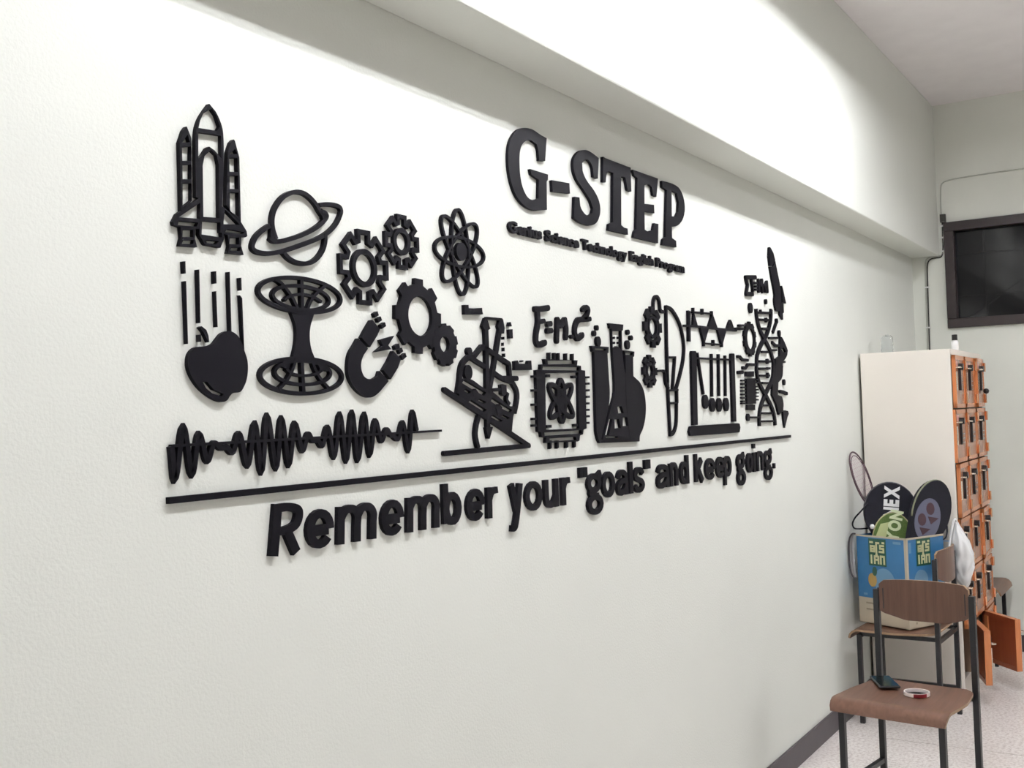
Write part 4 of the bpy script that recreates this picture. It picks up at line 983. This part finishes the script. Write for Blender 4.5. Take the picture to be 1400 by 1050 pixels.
mb = MB(); strap = [C[0]+C[1]*x_+C[2]*y_+C[3]*d_ for x_, y_, d_ in ((.122, .02, .012), (.140, -.01, .016), (.146, -.04, .018), (.132, -.065, .018), (.110, -.082, .012))]
mb.tube(catmull(strap, 6), .004, 6).build('strap', CVB, t, smooth='all')
# green cover in front
C = cover_frame(1221, 742, 5.505, math.radians(3), math.radians(4))
t = thing('racket_cover', C[0]-C[2]*.2, 'green racket cover in front of the lettered black one', 'racket cover')
P = racket_shape(.096, .145, .22, .02)
GRN = plain('cover_green', (.070, .125, .020), .5, noise=.25, nscale=200)
flat(MB(), C, [P], -.008, .008).build('cover', GRN, t, bevel=.003)
MB().tube([C[0]+C[1]*x+C[2]*y for x, y in P[:-2]], .0052, 6).build('piping', plain('piping_cream', (.36, .33, .17), .5), t, smooth='all')
mb = MB(); word(mb, C, 'YON', .018, .0, .078, math.radians(80), .0082, .0090, .05, .80); mb.build('lettering', plain('print_pale_green', (.60, .66, .42), .5), t, fix=False)
flat(MB(), C, [[(-.085, .02), (-.06, .09), (-.02, .10), (-.03, .04), (-.05, -.01)]], .0078, .0086).build('pale_patch', plain('pale_patch', (.46, .50, .24), .5), t)
sc = C[0]-C[1]*.098+C[2]*.075; MB().lathe(sc, [(0, -.012), (.008, -.010), (.012, 0), (.008, .010), (0, .012)], 12).build('toggle', WHITEP, t, smooth='all')
# badminton racket leaning on the wall
PNK = plain('racket_frame_plum', (.085, .045, .055), .35); STR = plain('racket_string_pink', (.62, .50, .52), .5)
a_, b_ = at(1164.5, 617, y=-.030), at(1184, 690, y=-.060)
t = thing('badminton_racket', (5.62, -.10, .50), 'badminton racket with plum frame leaning on the wall behind the carton', 'racket')
top = Vector((5.56, -.022, 1.292)); bot = Vector((5.60, -.098, 1.022)); U = (top-bot).normalized(); cR = (top+bot)/2; hl = (top-bot).length/2
R = Vector((-.80, .45, 0)); R = (R-U*R.dot(U)).normalized(); n_ = R.cross(U)
R = R*.93+n_*.0; R.normalize()
ov = lambda f: [cR+R*(.098*f*math.cos(2*math.pi*i/40))*.55+U*(hl*f*math.sin(2*math.pi*i/40)) for i in range(40)]
MB().tube(ov(1), .0042, 6, True).build('head_frame', PNK, t, smooth='all'); MB().tube(ov(.87), .0022, 6, True).build('grommet_strip', PNK, t, smooth='all')
st = MB()
for i in range(-6, 7):
    f = i/7; L_ = math.sqrt(1-f*f)*.98
    st.rod(cR+R*.0539*f-U*hl*L_, cR+R*.0539*f+U*hl*L_, .0011, 4)
    g2 = i/7; L_ = math.sqrt(1-g2*g2)*.98; st.rod(cR+U*hl*g2-R*.0539*L_, cR+U*hl*g2+R*.0539*L_, .0011, 4)
st.build('strings', STR, t)
MB().rod(bot, bot-U*.20+Vector((.0, -.02, 0)), .0042, 8).build('shaft', PNK, t, smooth=True); MB().rod(bot-U*.20+Vector((0, -.02, 0)), bot-U*.36+Vector((0, -.035, 0)), .013, 10).build('grip', CVB, t, smooth=True)
# grey translucent cover squeezed between carton and wall
GP = plain('grey_film', (.30, .27, .27), .3); 
P = [at(1169.5, 730, x=5.47), at(1165, 730, x=5.47), at(1161.5, 737, x=5.475), at(1160.6, 750, x=5.48), at(1161.5, 770, x=5.48), at(1164, 784, x=5.48), at(1168, 790, x=5.475)]
t = thing('racket_bag', P[4], 'grey clear racket bag squeezed between carton and wall', 'bag')
sm = catmull(P, 5); inn = [p+Vector((.02, -.016, 0)) for p in sm]
mb = MB(); n = len(sm); q2 = [p.lerp(Vector((L0.x, L0.y, p.z)), .70) for p in sm]
mb.add(sm+q2, [(i, i+1, n+i+1, n+i) for i in range(n-1)])
FILM, nt, b = new_mat('clear_film'); b.inputs['Base Color'].default_value = (.75, .72, .71, 1); b.inputs['Roughness'].default_value = .25; b.inputs['Alpha'].default_value = .38
mb.build('film', FILM, t, smooth='all'); MB().tube(sm, .0045, 6).build('rim', plain('dark_rim', (.06, .05, .055), .4), t, smooth='all')
MB().tube([p.lerp(q, .45) for p, q in zip(sm, q2)], .0035, 6).build('rim', plain('grey_rim', (.22, .20, .20), .4), t, smooth='all')
# white plastic bag hanging between chair back and locker
BAG = plain('white_plastic_bag', (.78, .78, .77), .35, bump=.5, bscale=25)
bm = bmesh.new(); bmesh.ops.create_icosphere(bm, subdivisions=4, radius=1)
cB = at(1317, 757, x=5.762); 
for vv in bm.verts:
    q = vv.co; n_ = 1+.10*math.sin(8*q.y+4*q.z)+.10*math.sin(11*q.z-6*q.x)+.06*math.sin(17*q.x+9*q.y)
    tp_ = 1-.65*max(0, q.z)
    vv.co = Vector((cB.x+q.x*.048*n_, cB.y+.03*max(0, q.z)+q.y*.052*n_*tp_, cB.z+q.z*.165*(1+.05*math.sin(13*q.x))))
mb = MB(); mb.v = [v.co.copy() for v in bm.verts]; mb.f = [tuple(v.index for v in f.verts) for f in bm.faces]; bm.free()
t = thing('plastic_bag', (cB.x, cB.y, cB.z-.16), 'crumpled white plastic bag hanging behind the rear chair back', 'bag')
mb.build('bag', BAG, t, smooth='all')
P = [cB+Vector((0, .02, .14)), cB+Vector((-.03, .03, .17)), Vector((5.705, -.440, .825)), Vector((5.690, -.4500, .812)), Vector((5.672, -.4515, .8085))]
MB().tube(catmull(P, 6), .006, 6).build('bag_handle', BAG, t, smooth='all')
# key on the top right locker door
kq = at(1347.5, 533, y=-.50)
t = thing('key_bunch', (6.60, -.485, 1.60), 'dark key fob hanging from the top right locker door', 'key')
MB().lathe((6.63, -.500, 1.585), [(0, -.016), (.012, -.012), (.017, 0), (.012, .012), (0, .016)], 12).build('fob', DARKP, t, smooth='all')
MB().box(6.624, 6.636, -.502, -.498, 1.535, 1.572).build('key_blade', CHROME, t)
for o in bpy.data.objects:
    if '_o' in o.keys(): del o['_o']
